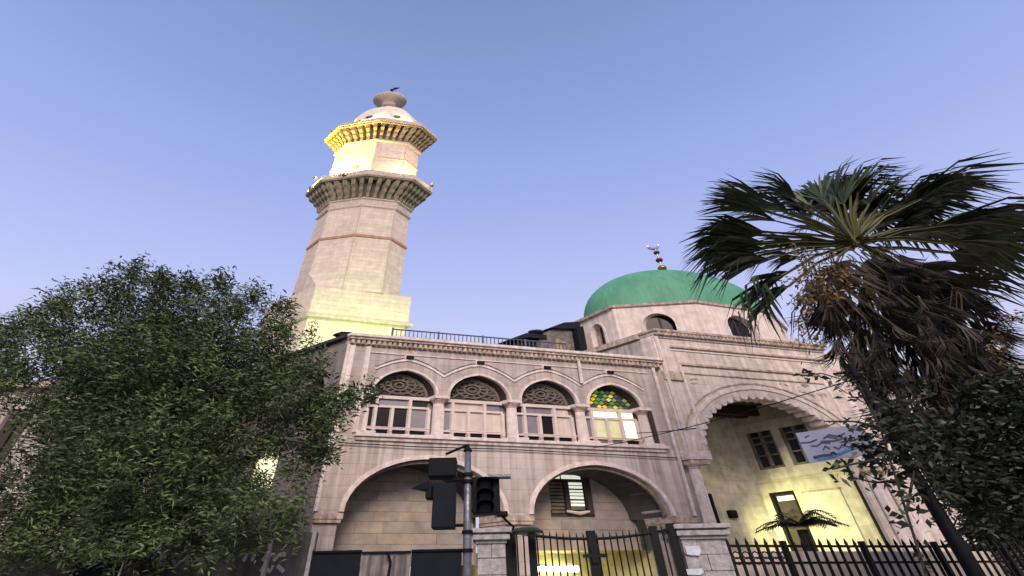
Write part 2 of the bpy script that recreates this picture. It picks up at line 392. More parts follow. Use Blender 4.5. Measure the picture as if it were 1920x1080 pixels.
# window in the right lower arch: dark frame, lit pane with louvres
wf = build(box(fr, (9.0, 1.74, 3.78), (10.8, 1.79, 5.3)), 'lower_window', DGLASS, wing)
for a, b, z0, z1 in ((9.04, 9.10, 3.82, 5.25), (10.56, 10.74, 3.82, 5.25), (9.70, 9.86, 3.82, 5.0), (9.04, 10.74, 5.0, 5.07), (9.04, 10.74, 3.82, 3.88)):
    build(box(fr, (a, 1.56, z0), (b, 1.66, z1)), 'frame', DARKBR, wf)
LITP = mat('pale_lit_pane', (.5, .55, .45), emit=(.86, .90, .76), estr=.80, var=.5, vscale=7, bump=0)
build(box(fr, (9.12, 1.68, 5.09), (9.66, 1.71, 5.23)), 'pane', LITP, wf); build(box(fr, (9.74, 1.68, 5.09), (10.5, 1.71, 5.23)), 'pane', LITP, wf)
for k in range(9):
    z = 3.92+k*.12
    build(box(fr, (9.90, 1.64, z), (10.48, 1.69, z+(.085 if k % 3 else .06))), 'louvre', LITP if k > 1 else SHUT, wf)
    build(box(fr, (9.14, 1.64, z), (9.68, 1.69, z+.085)), 'louvre', SHUT, wf)
mb = MB(fr); mb.tube([(9.6, 1.5, 3.97), (10.1, 1.5, 3.90), (10.5, 1.5, 3.97)], [.04, .07, .04], 8); build(mb, 'hanging_bundle', CURT, wf)
# passage below the right arch, lit by a tube
room = MB(fr); room.face([(6.9, 3.2, 0), (12.2, 3.2, 0), (12.2, 3.2, 2.74), (6.9, 3.2, 2.74)]); room.face([(6.9, 1.0, 2.74), (12.2, 1.0, 2.74), (12.2, 3.2, 2.74), (6.9, 3.2, 2.74)])
room.face([(12.2, 1.0, 0), (12.2, 3.2, 0), (12.2, 3.2, 2.74), (12.2, 1.0, 2.74)]); room.face([(6.9, 1.0, 0), (6.9, 3.2, 0), (6.9, 3.2, 2.74), (6.9, 1.0, 2.74)])
build(room, 'passage_lining', LITROOM, wing, nrm=False)

# ledge and railing level
lg = build(box(fr, (.80, -.16, 5.97), (12.55, .3, 6.09)), 'window_ledge', TRIM, wing, bevel=.02)
build(box(fr, (.86, -.08, 5.86), (12.49, .0, 5.965)), 'ledge_moulding', STONE, lg)
CS = [2.37, 5.18, 7.98, 10.78]
# wall around the windows: jambs and arcade above
build(box(fr, (0, 0, 6.0), (1.02, T, 7.62)), 'corner_pier', STONE, wing)
build(box(fr, (12.32, 0, 6.0), (13.0, T, 7.62)), 'corner_pier', STONE, wing)
build(box(fr, (12.20, -.02, 6.12), (12.33, .05, 7.62)), 'dark_slot', DARKBR, wing)
build(wall_with_openings(fr, 0, 13.0, 7.62, 9.44, [(c, 1.15, 7.62, 7.62, .90, .22) for c in CS], 0, T), 'upper_wall', STONE, wing)
for c in CS:
    build(arch_band(fr, c, 1.15, 7.62, .90, .22, .085, -.05, .01), 'arch_trim', TRIM, wing)
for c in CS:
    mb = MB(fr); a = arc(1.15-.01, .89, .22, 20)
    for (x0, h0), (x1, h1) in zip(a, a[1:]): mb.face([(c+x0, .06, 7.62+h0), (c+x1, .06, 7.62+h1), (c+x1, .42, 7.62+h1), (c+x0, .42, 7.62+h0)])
    build(mb, 'reveal_shade_lining', DARKBR, wing, nrm=False)  # dark lining stands for the shade under each window arch
# ogee hood mouldings meeting in points between the windows
for k, c in enumerate(CS):
    for off, w in ((0, .075), (.16, .05)):
        pts = []
        for i in range(29):
            x = -1.40+i*.1
            t = abs(x)/1.4
            z = 8.95+off*.8 - .58*(t**1.9) - .03*math.sin(math.pi*t)
            pts.append((c+x, z))
        if k == 0: pts = [p for p in pts if p[0] > 1.15]
        build(ribbon(fr, pts, w, -.05, .01), 'hood_moulding', TRIM if off == 0 else STONE, wing)
    hb = build(box(fr, (c-.16, -.07, 9.0), (c+.16, -.0, 9.2)), 'keystone', TRIM, wing)
    build(box(fr, (c-.13, -.14, 9.0), (c+.13, -.072, 9.12)), 'keystone_hole', BLACK, hb)
# flat string course above
build(box(fr, (.9, -.045, 9.16), (12.6, .0, 9.20)), 'string_course', TRIM, wing)
# pilaster strips
for a, b in ((.02, .30), (.72, .88)):
    build(box(fr, (a, -.06, 6.1), (b, 0, 9.42)), 'pilaster', TRIM, wing)
mb = MB(fr); mb.tube([(12.90, -.05, 3.7), (12.90, -.05, 9.42)], .085, 8); build(mb, 'corner_roll', TRIM, wing)
mb = MB(fr); mb.tube([(9.42, -.09, 9.5), (9.42, -.09, 9.0), (9.40, -.09, 8.45)], .075, 8); build(mb, 'drain_spout', TRIM, wing)
mb = MB(fr); mb.tube([(.05, -.05, 3.7), (.05, -.05, 9.42)], .07, 8); build(mb, 'corner_roll', TRIM, wing)
# cornice with dentils
co = build(box(fr, (-.10, -.30, 9.74), (13.28, .30, 9.88)), 'cornice', TRIM, wing, bevel=.025)
build(box(fr, (-.05, -.22, 9.65), (13.28, .30, 9.737)), 'cornice_moulding', CORN, co)
build(box(fr, (-.02, -.05, 9.44), (13.28, .25, 9.648)), 'dentil_bed', CORN, co)
n_d = 66
src = None
for k in range(n_d):
    u = .05+k*.2
    if src is None: src = build(box(fr, (u, -.17, 9.47), (u+.11, -.052, 9.645)), 'dentil', CORN, wing); u0 = u
    else:
        p = FU*(u-u0); shared(src, wing, (p.x, p.y, 0))
# columns between the windows
def column(parent, u, z0, z1, r, v=.18, base=True):
    o = MB(); c = fr(u, v, 0); A = (FU.x*r, FU.y*r); B = (FV.x*r*.65, FV.y*r*.65)
    o.loft(c, A, B, 14, [(z0+.14, 1), (z0+.5*(z1-z0), .97), (z1-.17, .88)])
    c_ = build(o, 'column', TRIM, parent, smooth=False)
    o = MB(); o.loft(c, A, B, 14, [(z1-.17, 1.0), (z1-.14, 1.12), (z1-.12, .95), (z1-.03, 1.5), (z1, 1.55)]); build(o, 'capital', CORN, c_)
    o = MB(); o.loft(c, A, B, 14, [(z0, 1.55), (z0+.05, 1.55), (z0+.09, 1.2), (z0+.14, 1.05)]); build(o, 'base', TRIM, c_)
for u in (1.10, 3.775, 6.58, 9.38, 12.08):
    column(wing, u, 6.09, 7.50, .20)
    build(box(fr, (u-.27, -.03, 7.50), (u+.27, .5, 7.618)), 'impost_block', TRIM, wing)
    build(box(fr, (u-.34, -.13, 6.095), (u+.34, .12, 6.17)), 'pedestal', TRIM, wing)
# dark room behind the windows
build(box(fr, (.5, 1.6, 6.0), (12.9, 1.7, 9.4)), 'room_wall', DARKBR, wing)
build(box(fr, (.5, .57, 7.7), (12.9, 1.7, 7.8)), 'room_ceiling', DARKBR, wing)
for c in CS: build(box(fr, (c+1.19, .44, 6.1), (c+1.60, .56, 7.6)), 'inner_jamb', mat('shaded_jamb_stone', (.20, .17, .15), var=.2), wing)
# the windows
def window(k, c, kinds, tr, rail=True):
    wd = build(box(fr, (c-1.25, .50, 6.1), (c+1.18, .55, 7.6)), 'window', DGLASS, wing)
    x0, x1 = c-1.18, c+1.18; n = len(kinds)
    xs = [x0, x0+.38, x0+.98, x0+1.60, x1-.06]
    build(box(fr, (x0, .30, 7.46), (x1, .46, 7.58)), 'lintel', WHITEW, wd)
    build(box(fr, (x0, .32, 7.13), (x1, .44, 7.21)), 'transom', WHITEW, wd)
    build(box(fr, (x0, .32, 6.34), (x1, .44, 6.40)), 'bottom_rail', WHITEW, wd)
    for j, x in enumerate(xs):
        zt = 7.46 if j in (0, 1, 3) else 7.13
        build(box(fr, (x, .30, 6.1), (x+.10, .43, zt)), 'post', WHITEW, wd)
    for j in range(4):
        build(box(fr, (xs[j]+.10, .40, 6.40), (xs[j+1], .42, 7.13)), 'pane', kinds[j], wd)
        build(box(fr, (xs[j]+.10, .40, 6.12), (xs[j+1], .42, 6.34)), 'pane', DGLASS if kinds[j] is not LITW else GGLASS, wd)
    for j, mt in enumerate(tr):
        a, b = ((xs[0]+.1, xs[1]), (xs[1]+.1, xs[3]), (xs[3]+.1, xs[4]))[j]
        build(box(fr, (a, .40, 7.21), (b, .42, 7.46)), 'pane', mt, wd)
    # slim railing of the sill
    mb = MB(fr); mb.tube([(c-1.1, .12, 6.36), (c+1.1, .12, 6.36)], .022, 6); build(mb, 'sill_rail', WHITEW, wd)
    return wd
window(0, CS[0], [DGLASS, DGLASS, DGLASS, GGLASS], [DGLASS, GGLASS, DGLASS])
window(1, CS[1], [GGLASS, CURT, CURT, CURT], [GGLASS, CURT, GGLASS])
window(2, CS[2], [GGLASS, GGLASS, DGLASS, CURT], [DGLASS, GGLASS, CURT])
window(3, CS[3], [GGLASS, LITW, LITW, LITW2], [GGLASS, LITW2, LITW2])
# tympana
def circ(c, z, ru, rz, n=18, a0=0): return [(c+ru*math.cos(a0+2*math.pi*i/n), z+rz*math.sin(a0+2*math.pi*i/n)) for i in range(n+1)]
for k, c in enumerate(CS):
    ty = wall_with_openings(fr, c-1.2, c+1.2, 7.55, 8.56, [], .40, .44)
    if k < 3:
        t_ = build(ty, 'tympanum', mat('tympanum_backing', (.05, .045, .04), var=.2), wing)
        t_['label'] = 'carved grey brown tympanum with a round centre'
        build(arch_band(fr, c, 1.00, 7.62, .76, .22, .10, .33, .40), 'carved_rim', GRILLE, t_)
        zc = 8.02
        for ru, rz, w in ((.16, .10, .05), (.32, .20, .06), (.62, .34, .05)):
            build(ribbon(fr, circ(c, zc, ru, rz), w, .32, .40), 'carved_ring', GRILLE, t_)
        for i in range(12):
            a = 2*math.pi*i/12+.2
            p = (c+.34*math.cos(a), zc+.21*math.sin(a)); q = (c+1.0*math.cos(a), max(7.64, zc+.55*math.sin(a)))
            mid = ((p[0]+q[0])/2+.05*math.sin(a), (p[1]+q[1])/2-.05*math.cos(a))
            build(ribbon(fr, [p, mid, q], .055, .34, .40), 'carved_petal', GRILLE, t_)
        for i in range(7):
            a = math.pi*(i+.0)/6
            build(ribbon(fr, circ(c+.80*math.cos(a), 7.72+.62*math.sin(a)*.9, .11, .075, 10), .035, .33, .40), 'carved_rosette', GRILLE, t_)
    else:
        t_ = build(ty, 'stained_glass_tympanum', mat('glass_leading', (.03, .03, .03)), wing)
        cols = {'yellow': (.95, .66, .05), 'green': (.10, .30, .05), 'violet': (.16, .10, .35), 'pale': (.62, .75, .42), 'red': (.22, .03, .05), 'olive': (.28, .30, .06), 'teal': (.06, .09, .10)}
        gm = {q: mat('stained_glass_'+q, tuple(x*.6 for x in v), rough=.2, emit=v, estr=.42, var=.2, bump=0) for q, v in cols.items()}
        seq = ['olive', 'olive', 'teal', 'green', 'violet', 'violet', 'pale', 'teal', 'pale', 'olive', 'yellow']
        rr = random.Random(5)
        for i in range(9):
            for j in range(5):
                x = c-1.0+(i+.5*(j % 2))*.235; z = 7.66+j*.155
                if abs(x-c) > 1.05: continue
                t = abs(x-c)/1.08
                if z+.06 > 7.62+.84*math.sqrt(max(0, 1.22**2-(t+.22)**2))/1.2: continue
                name = rr.choice(seq)
                if j == 0 and i in (3, 4, 6): name = 'yellow'
                if j == 0 and i in (5,): name = 'green'
                if j in (3,) and i in (2, 5): name = 'yellow'
                if j == 2 and i in (3, 4): name = 'green'
                if j == 1 and i == 4: name = 'red'
                mb = MB(fr); mb.prism([(x-.118, z), (x, z-.082), (x+.118, z), (x, z+.082)], .37, .395)
                build(mb, 'glass_piece', gm[name], t_, nrm=False)
# roof, side wall, back of the wing
PL = O2 + FL*9
sd_side = frame(O2, PL, (.465*.8, .885*.8))
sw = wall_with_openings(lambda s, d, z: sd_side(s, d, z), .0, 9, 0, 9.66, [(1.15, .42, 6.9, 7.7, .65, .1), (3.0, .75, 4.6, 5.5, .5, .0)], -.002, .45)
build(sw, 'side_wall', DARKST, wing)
build(box(sd_side, (.6, .3, 6.8), (8.6, .4, 8.5)), 'side_window', DGLASS, wing)
build(box(sd_side, (2.1, .3, 4.5), (3.9, .4, 6.1)), 'side_window', mat('lit_side_window', (.8, .75, .4), emit=(1, .95, .6), estr=1.0, var=.2, bump=0), wing, label='side window glowing pale yellow')
sc_ = build(box(sd_side, (.0, -.2, 9.70), (9, .45, 9.83)), 'side_cornice', DARKBR, wing)
rp = [fr(0, .05, 0)[:2], fr(13.2, .3, 0)[:2], fr(13.2, 9, 0)[:2], tuple(PL + FU*1.2), tuple(PL + Vector((.1, .2)))]
mb = MB(); mb.poly(rp, 9.45, 9.64); build(mb, 'roof_slab', ROOFM, wing)
mb = MB(fr); mb.tube([(.3, -.1, 5.73), (3, -.12, 5.69), (6, -.1, 5.73), (13, -.1, 5.66)], .018, 5); build(mb, 'wall_cable', BLACK, wing)

# roof railing
rl = thing('roof_railing', fr(5, 1.6, 9.64), 'low blue grey metal railing along the flat roof between minaret and dome', 'railing')
ra, rb_ = 2.6, 10.6
for z in (10.60, 10.95):
    mb = MB(fr); mb.tube([(ra, 1.5, z), (rb_, 1.5, z)], .03, 6); build(mb, 'rail', RAILM, rl)
n = 44; src = None
for k in range(n+1):
    u = ra+(rb_-ra)*k/n; big = k % 11 == 0
    if big: mb = MB(fr); mb.tube([(u, 1.5, 9.64), (u, 1.5, 11.0)], .05, 6); build(mb, 'post', RAILM, rl); continue
    if src is None: mb = MB(fr); mb.tube([(u, 1.5, 9.9), (u, 1.5, 10.93)], .022, 5); src = build(mb, 'baluster', RAILM, rl); u0 = u
    else: p = FU*(u-u0); shared(src, rl, (p.x, p.y, 0))
# tarpaulin sheds on the roof by the drum
sh = thing('roof_shed', fr(12, 4.2, 9.64), 'dark patched tarpaulin shed on the roof left of the domed hall', 'shed')
mb = MB(fr); mb.prism([(10.2, 9.64), (10.4, 11.9), (11.9, 12.25), (12.0, 9.64)], 4.2, 6); build(mb, 'lean_to', BLACK, sh)
mb = MB(fr); mb.prism([(9.9, 11.92), (10.9, 12.45), (12.0, 12.45), (12.0, 12.2), (11.0, 12.2)], 3.9, 6); build(mb, 'lean_to_roof', HOARD, sh)
mb = MB(fr); mb.prism([(11.7, 9.64), (11.7, 12.2), (12.4, 12.85), (13.6, 12.95), (13.6, 9.64)], 4.0, 6); build(mb, 'tarpaulin_wall', TARP, sh)
mb = MB(fr); mb.prism([(12.2, 12.86), (13.0, 13.28), (13.9, 13.42), (13.9, 12.98), (12.6, 12.86)], 3.8, 6); build(mb, 'tarpaulin_roof', HOARD, sh)
mb = MB(fr); mb.prism([(11.9, 10.6), (12.6, 12.3), (13.3, 12.0), (12.9, 10.9)], 3.93, 4.0); build(mb, 'patch', mat('ochre_patch', (.26, .21, .13), var=.5, vscale=6), sh)
mb = MB(fr); mb.prism([(13.55, 9.64), (13.55, 13.0), (13.95, 13.1), (13.95, 9.64)], 3.7, 4.5); build(mb, 'dark_door', BLACK, sh)
mb = MB(); p = fr(11.9, 4.4, 0); mb.loft((p[0], p[1]), (.45, 0), (0, .25), 12, [(12.75, .9), (12.8, 1), (12.84, .7)]); dd = build(mb, 'satellite_dish', RAILM); tag(dd, 'small grey dish on top of the tarpaulin shed', 'satellite dish')
# flood lamp at the roof corner
fl = thing('floodlight', fr(.2, .5, 9.66), 'black floodlight on the roof corner aimed at the foot of the minaret', 'floodlight')
mb = MB(fr); mb.prism([(-.35, 10.02), (-.15, 10.12), (.25, 10.14), (.42, 9.98), (.2, 9.92), (-.15, 9.92)], .3, .55); build(mb, 'lamp_housing', BLACK, fl)
mb = MB(fr); mb.tube([(.1, .42, 9.64), (.1, .42, 9.95)], .03); build(mb, 'stand', BLACK, fl)

# ================================================================== MINARET
MC = (-8.12, 19.62); MA = (4.55, .05); MBx = (-.30, 1.75); OFF = -90
mn = thing('minaret', (MC[0], MC[1], 0), 'tall octagonal stone minaret with two corbelled balconies lit yellow', 'minaret')
P0 = Vector((-9.23, 17.99)); P1 = Vector((-4.09, 19.25))
dU = (P1-P0).normalized()
def sq(e): return [tuple(P0-dU*e-FL*e), tuple(P1+dU*e-FL*e), tuple(P1+dU*e+FL*(3.9+e)), tuple(P0-dU*e+FL*(3.9+e))]
mb = MB(); mb.poly(sq(-.12), 0, 13.40); build(mb, 'base_block', MIN, mn)
mb = MB(); mb.poly(sq(.10), 13.40, 13.60); build(mb, 'base_ledge', MINB, mn)
mb = MB(); mb.poly(sq(-.04), 13.60, 15.42); build(mb, 'plinth', MIN, mn)
mb = MB()   # broach at the left corner
q = sq(-.04); s_ = .697
def mp(th, r, z): a = math.radians(th); return (MC[0]+r*(MA[0]*math.cos(a)+MBx[0]*math.sin(a)), MC[1]+r*(MA[1]*math.cos(a)+MBx[1]*math.sin(a)), z)
for c4, (t1, t2) in ((q[0], (-90-0, -135)), (q[3], (-180, 135))):
    a = mp(t1, s_, 15.42); b = mp(t2, s_, 15.42); t = mp(t2, s_+.004, 16.9)
    cc = (c4[0], c4[1], 15.42)
    mb.face([cc, a, t]); mb.face([cc, t, b]); mb.face([a, b, t])
build(mb, 'corner_broach', MIN, mn)
mb = MB(); mb.loft(MC, MA, MBx, 8, [(15.42, s_), (19.50, .692)], OFF); build(mb, 'lower_shaft', MIN, mn)
mb = MB(); mb.loft(MC, MA, MBx, 8, [(19.50, .70), (19.52, .715), (19.70, .715), (19.74, .70)], OFF); build(mb, 'red_band', REDB, mn)
mb = MB(); mb.loft(MC, MA, MBx, 8, [(19.74, .690), (22.25, .684)], OFF); build(mb, 'middle_shaft', MIN, mn)
mb = MB(); mb.loft(MC, MA, MBx, 8, [(22.25, .70), (22.33, .725), (22.45, .70), (22.5, .69), (22.95, .70), (23.0, .735), (23.1, .735)], OFF); build(mb, 'collar', MINB, mn)
for k in range(8):      # small dentils of the collar
    for j in range(7):
        a0, a1 = math.radians(OFF+45*k), math.radians(OFF+45*(k+1))
DARKC = mat('shade_dark_stone', (.075, .06, .048), var=.4, vscale=6)  # shade of the gaps between corbels, put into the stone colour
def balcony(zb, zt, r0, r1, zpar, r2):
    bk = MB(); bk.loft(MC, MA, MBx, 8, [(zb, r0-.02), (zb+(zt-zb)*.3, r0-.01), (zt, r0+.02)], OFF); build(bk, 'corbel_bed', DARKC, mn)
    for k in range(8):
        th0, th1 = OFF+45*k, OFF+45*(k+1)
        def pt(t, r, z):
            a = Vector(mp(th0, r, z)); b = Vector(mp(th1, r, z)); return a.lerp(b, t)
        N = 5
        for j in range(N):
            tc_ = (j+.5)/N; w = .46/N/2
            prof = [(zb, r0+.015), (zb+(zt-zb)*.22, r0+.03), (zb+(zt-zb)*.34, r0+(r1-r0)*.36), (zb+(zt-zb)*.50, r0+(r1-r0)*.42), (zb+(zt-zb)*.62, r0+(r1-r0)*.72), (zb+(zt-zb)*.80, r0+(r1-r0)*.78), (zt, r1-.012)]
            b_ = MB(); L = [b_.P(pt(tc_-w, r, z)) for z, r in prof]; Rr = [b_.P(pt(tc_+w, r, z)) for z, r in prof]
            l0 = b_.P(pt(tc_-w, r0-.03, zb)); l1 = b_.P(pt(tc_-w, r0-.03, zt)); q0 = b_.P(pt(tc_+w, r0-.03, zb)); q1 = b_.P(pt(tc_+w, r0-.03, zt))
            for a_ in range(len(prof)-1): b_.f.append([L[a_], Rr[a_], Rr[a_+1], L[a_+1]])
            b_.f.append([l0]+L+[l1]); b_.f.append([q0]+Rr+[q1]); b_.f.append([l0, q0, Rr[0], L[0]]); b_.f.append([l1, q1, Rr[-1], L[-1]])
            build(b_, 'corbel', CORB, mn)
        b_ = MB(); q = []
        for z, r in ((zt-.16, r1-.004), (zt-.16, r1-.05), (zt-.002, r1-.05), (zt-.002, r1-.004)): q.append((b_.P(pt(0, r, z)), b_.P(pt(1, r, z))))
        for a_ in range(4): b_.f.append([q[a_][0], q[a_][1], q[(a_+1) % 4][1], q[(a_+1) % 4][0]])
        build(b_, 'edge_beam', CORB, mn)
    sl = MB(); sl.loft(MC, MA, MBx, 8, [(zt, r1), (zt+.04, r1+.012), (zt+.12, r1+.012)], OFF); build(sl, 'balcony_floor', MINB, mn)
    # parapet as a thin ring
    pr = MB()
    for (ra_, rb2) in ((r1, r2), (r1-.035, r2-.035)):
        pr.loft(MC, MA, MBx, 8, [(zt+.12, ra_), (zpar, rb2)], OFF, cap=False)
    o1, o2 = len(pr.v)-32+8, len(pr.v)-8
    for j in range(8): pr.f.append([o1+j, o1+(j+1) % 8, o2+(j+1) % 8, o2+j])
    build(pr, 'parapet', MINB, mn)
balcony(23.1, 24.9, .735, 1.0, 25.42, .995)
mb = MB(); mb.loft(MC, MA, MBx, 8, [(25.1, .715), (27.45, .71)], OFF); build(mb, 'upper_shaft', MIN, mn)
mb = MB(); mb.loft(MC, MA, MBx, 8, [(27.45, .72), (27.5, .735), (27.62, .72)], OFF); build(mb, 'shaft_moulding', MINB, mn)
mb = MB(); mb.loft(MC, MA, MBx, 8, [(27.62, .71), (29.45, .71)], OFF); build(mb, 'upper_shaft', MIN, mn)
mb = MB(); mb.loft(MC, MA, MBx, 8, [(29.45, .72), (29.55, .76), (29.75, .76), (29.8, .73)], OFF); build(mb, 'collar', MINB, mn)
balcony(29.8, 31.5, .75, 1.01, 32.02, .985)
mb = MB(); mb.loft(MC, MA, MBx, 8, [(31.6, .72), (32.9, .71), (33.9, .64), (34.8, .52), (35.5, .38), (36.0, .24), (36.3, .15)], OFF); capo = build(mb, 'cap_dome', mat('white_plaster', (.66, .60, .50), var=.12), mn)
# small round openings of the cap and the shaft
for za, zb2, r in ((15.42, 19.50, .697), (19.74, 22.25, .69), (25.1, 29.45, .713)):
    for k in (-3, -2, -1, 0, 1):
        b_ = MB(); b_.tube([mp(OFF+45*k, r-.004, za), mp(OFF+45*k, r-.008, zb2)], .045, 6); build(b_, 'shading_bead', MINB, mn)  # beads added so the shaft edges draw a shading line
def disc(th0, th1, t, r, z, rad_t, rad_z, name, par, mt, push=.02):
    b_ = MB(); pts = []
    for i in range(14):
        a = 2*math.pi*i/14; tt = t+rad_t*math.cos(a); zz = z+rad_z*math.sin(a)
        p = Vector(mp(th0, r+push, zz)).lerp(Vector(mp(th1, r+push, zz)), tt); pts.append(p)
    c0 = Vector(mp(th0, r, z)).lerp(Vector(mp(th1, r, z)), t)
    i0 = [b_.P(p) for p in pts]; i1 = [b_.P(p+(Vector((MC[0], MC[1], p.z))-p)*.06) for p in pts]
    b_.f.append(i0)
    for k in range(14): b_.f.append([i0[k], i1[k], i1[(k+1) % 14], i0[(k+1) % 14]])
    return build(b_, name, mt, par)
disc(-90, -45, .5, .70, 33.15, .13, .22, 'round_opening', mn, DARKBR); disc(-135, -90, .5, .70, 33.15, .13, .22, 'round_opening', mn, DARKBR)
disc(-135, -90, .52, .715, 26.55, .09, .20, 'round_opening', mn, DARKBR)
disc(-180, -135, .5, .70, 33.15, .13, .22, 'round_opening', mn, DARKBR)
mb = MB(); mb.loft(MC, (MA[0], 0), (0, MA[0]*.55), 24, [(36.2, .16), (36.75, .13), (36.95, .18), (37.2, .27), (37.45, .33), (37.65, .34), (37.8, .29), (37.9, .12)], OFF); build(mb, 'stone_bulb', MINB, mn, smooth=True)
mb = MB(); mb.loft(MC, (MA[0], 0), (0, MA[0]*.55), 12, [(37.9, .15), (38.3, .14), (38.75, .07), (39.1, .035)], OFF); fi = build(mb, 'finial', BLACK, mn)
mb = MB(); mb.tube([(MC[0]+.05, MC[1], 39.1), (MC[0]-.05, MC[1], 39.45), (MC[0]+.15, MC[1], 39.75), (MC[0]+.65, MC[1], 39.9)], [.10, .16, .12, .03], 6); build(mb, 'crescent', BLACK, fi)
def lamp(name, typ, loc, energy, color, size=.15, direction=None, spot=None):
    d = bpy.data.lights.new(name, typ); d.energy = energy; d.color = color
    o = bpy.data.objects.new(name, d); COL.objects.link(o); o.location = loc
    if typ == 'AREA': d.size = size
    else: d.shadow_soft_size = size
    if direction is not None: o.rotation_euler = (-Vector(direction)).to_track_quat('Z', 'Y').to_euler()
    if spot: d.spot_size = math.radians(spot); d.spot_blend = .6
    return o
# lamps on the balconies, as fixtures with their own light
def fixture(loc, label, energy, color, direction=None, spot=None, r=.12):
    t = thing('balcony_lamp', loc, label, 'lamp', 'lamps on the minaret balconies')
    b_ = MB(); b_.loft((loc[0], loc[1]), (r*1.6, 0), (0, r), 10, [(loc[2]-.35, .9), (loc[2]-.1, 1), (loc[2]-.1, .85)]); build(b_, 'lamp_housing', BRASS, t)
    b_ = MB(); b_.loft((loc[0], loc[1]), (r*1.3, 0), (0, r*.8), 10, [(loc[2]-.098, 1), (loc[2]-.06, .8)]); build(b_, 'lamp_lens', LAMPG, t)
    l_ = lamp('balcony_lamp_light', 'POINT' if not spot else 'SPOT', (loc[0], loc[1], loc[2]+.05), energy, color, .12, direction, spot); return t
YEL = (1, .80, .36); GOLD = (1, .60, .06)
p = mp(-118, .88, 25.38); fixture(p, 'balcony lamp on the lower minaret balcony by the front left face', 2300, YEL)
p = mp(-168, .93, 25.38); fixture(p, 'balcony lamp at the left end of the lower minaret balcony', 5000, GOLD)
p = mp(-52, .90, 25.38); fixture(p, 'balcony lamp on the lower minaret balcony at the front right corner', 900, YEL)
p = mp(-148, 1.0, 25.75); fixture(p, 'balcony lamp standing on the parapet at the left of the lower minaret balcony', 13000, GOLD, Vector((.12, -.02, 1)), 120, r=.08)
p = mp(-8, 1.0, 25.75); fixture(p, 'balcony lamp standing on the parapet at the right of the lower minaret balcony', 120, GOLD, r=.09)
cc = Vector((MC[0], MC[1], 32.6))
for an, lab, en in ((-112, 'balcony lamp on the upper minaret balcony in front of the cap', 2600), (-45, 'balcony lamp on the upper minaret balcony at the right of the cap', 2800), (-158, 'balcony lamp at the left end of the upper minaret balcony', 2200)):
    p = mp(an, .93, 31.95); fixture(p, lab, en, YEL, cc-Vector(p), 95)
p = mp(-112, .95, 25.38); fixture(p, 'extra balcony lamp added on the lower minaret balcony close to its front corner, pointing up', 8000, GOLD, Vector((0, -.10, 1)), 95)  # added lamp, brightens the corbels of the upper balcony
# floodlights at the minaret's foot
tgt = Vector((-7.2, 18.5, 12.9))
src_p = Vector(fr(.6, 1.2, 10.1))
lamp('floodlight_light', 'SPOT', src_p, 1700, (.66, 1.0, .34), .2, tgt-src_p, 150)

# ================================================================== DOMED HALL
hl = thing('domed_hall', fr(18, 0, 0), 'cream stone hall with scalloped entrance arch and green painted dome', 'building')
vf = -.10
HC = 17.75; HW = 3.72
build(wall_with_openings(fr, 13.28, 22.6, 5.95, 11.0, [(HC, HW, 5.95, 5.96, 2.52, .04)], vf, .45), 'portal_wall', HALLST, hl)
build(box(fr, (13.28, vf+.10, 0), (13.62, .45, 5.40)), 'left_jamb', HALLST, hl)
build(box(fr, (20.96, vf+.10, 0), (22.6, .45, 5.95)), 'right_jamb', HALLST, hl)
for u in (13.35, 21.45, 22.3): column(hl, u, .3, 5.45, .22, v=-.12)
for a, b in ((13.22, 14.05), (21.2, 22.66)):
    cp = build(box(fr, (a, -.22, 5.45), (b, .44, 5.62)), 'capital_block', CORN, hl); build(box(fr, (a-.06, -.27, 5.62), (b+.06, .44, 5.95)), 'capital_slab', TRIM, cp)
# plain outer moulding and scallops of the arch, stone by stone
build(arch_band(fr, HC, HW+.30, 5.96, 2.78, .04, .12, vf-.05, vf+.01, n=30), 'arch_moulding', TRIM, hl)
build(arch_band(fr, HC, HW+.62, 5.96, 3.02, .04, .07, vf-.035, vf+.01, n=30), 'arch_moulding', CORN, hl)
NS = 27
for k in range(NS):
    a = math.pi*(k+.5)/NS; da = math.pi/NS*.47
    def ap(ang, off): return (HC-(HW-off)*math.cos(ang), 5.96+(2.52-off*.85)*math.sin(ang))
    pts = [ap(a-da, -.01), ap(a-da*.95, .10), ap(a-da*.6, .19), ap(a, .24), ap(a+da*.6, .19), ap(a+da*.95, .10), ap(a+da, -.01)]
    mb = MB(fr); mb.prism(pts, vf-.03, .44); build(mb, 'scallop', TRIM if k % 2 else HALLST, hl)
# voussoirs shown as joints around the arch
# cornice group
def mould(z0, z1, v, u0, u1, mt, name='moulding', par=None):
    return build(box(fr, (u0, v, z0), (u1, .0, z1)), name, mt, par or hl)
ct = build(box(fr, (13.20, -.36, 11.26), (22.7, .45, 11.40)), 'cornice', CORN, hl, bevel=.02)
build(box(fr, (13.26, -.28, 11.10), (22.66, .45, 11.257)), 'cornice_moulding', CORN, ct); build(box(fr, (13.28, -.17, 11.0), (22.62, .45, 11.097)), 'cornice_bed', TRIM, ct)
for k in range(46):
    u = 13.4+k*.2
    if k == 0: src = build(box(fr, (u, -.34, 11.10), (u+.09, -.285, 11.25)), 'dentil', CORN, hl); u0 = u
    else: p = FU*(u-u0); shared(src, hl, (p.x, p.y, 0))
mould(10.52, 10.60, vf-.10, 14.0, 22.55, CORN); mould(10.38, 10.44, vf-.05, 14.0, 22.55, TRIM)
mould(9.66, 9.75, vf-.09, 14.2, 21.6, CORN); mould(9.26, 9.31, vf-.05, 14.2, 21.6, CORN)
for u in (14.12, 21.6): build(box(fr, (u, vf-.07, 6.2), (u+.12, vf, 9.66)), 'frame_strip', TRIM, hl)
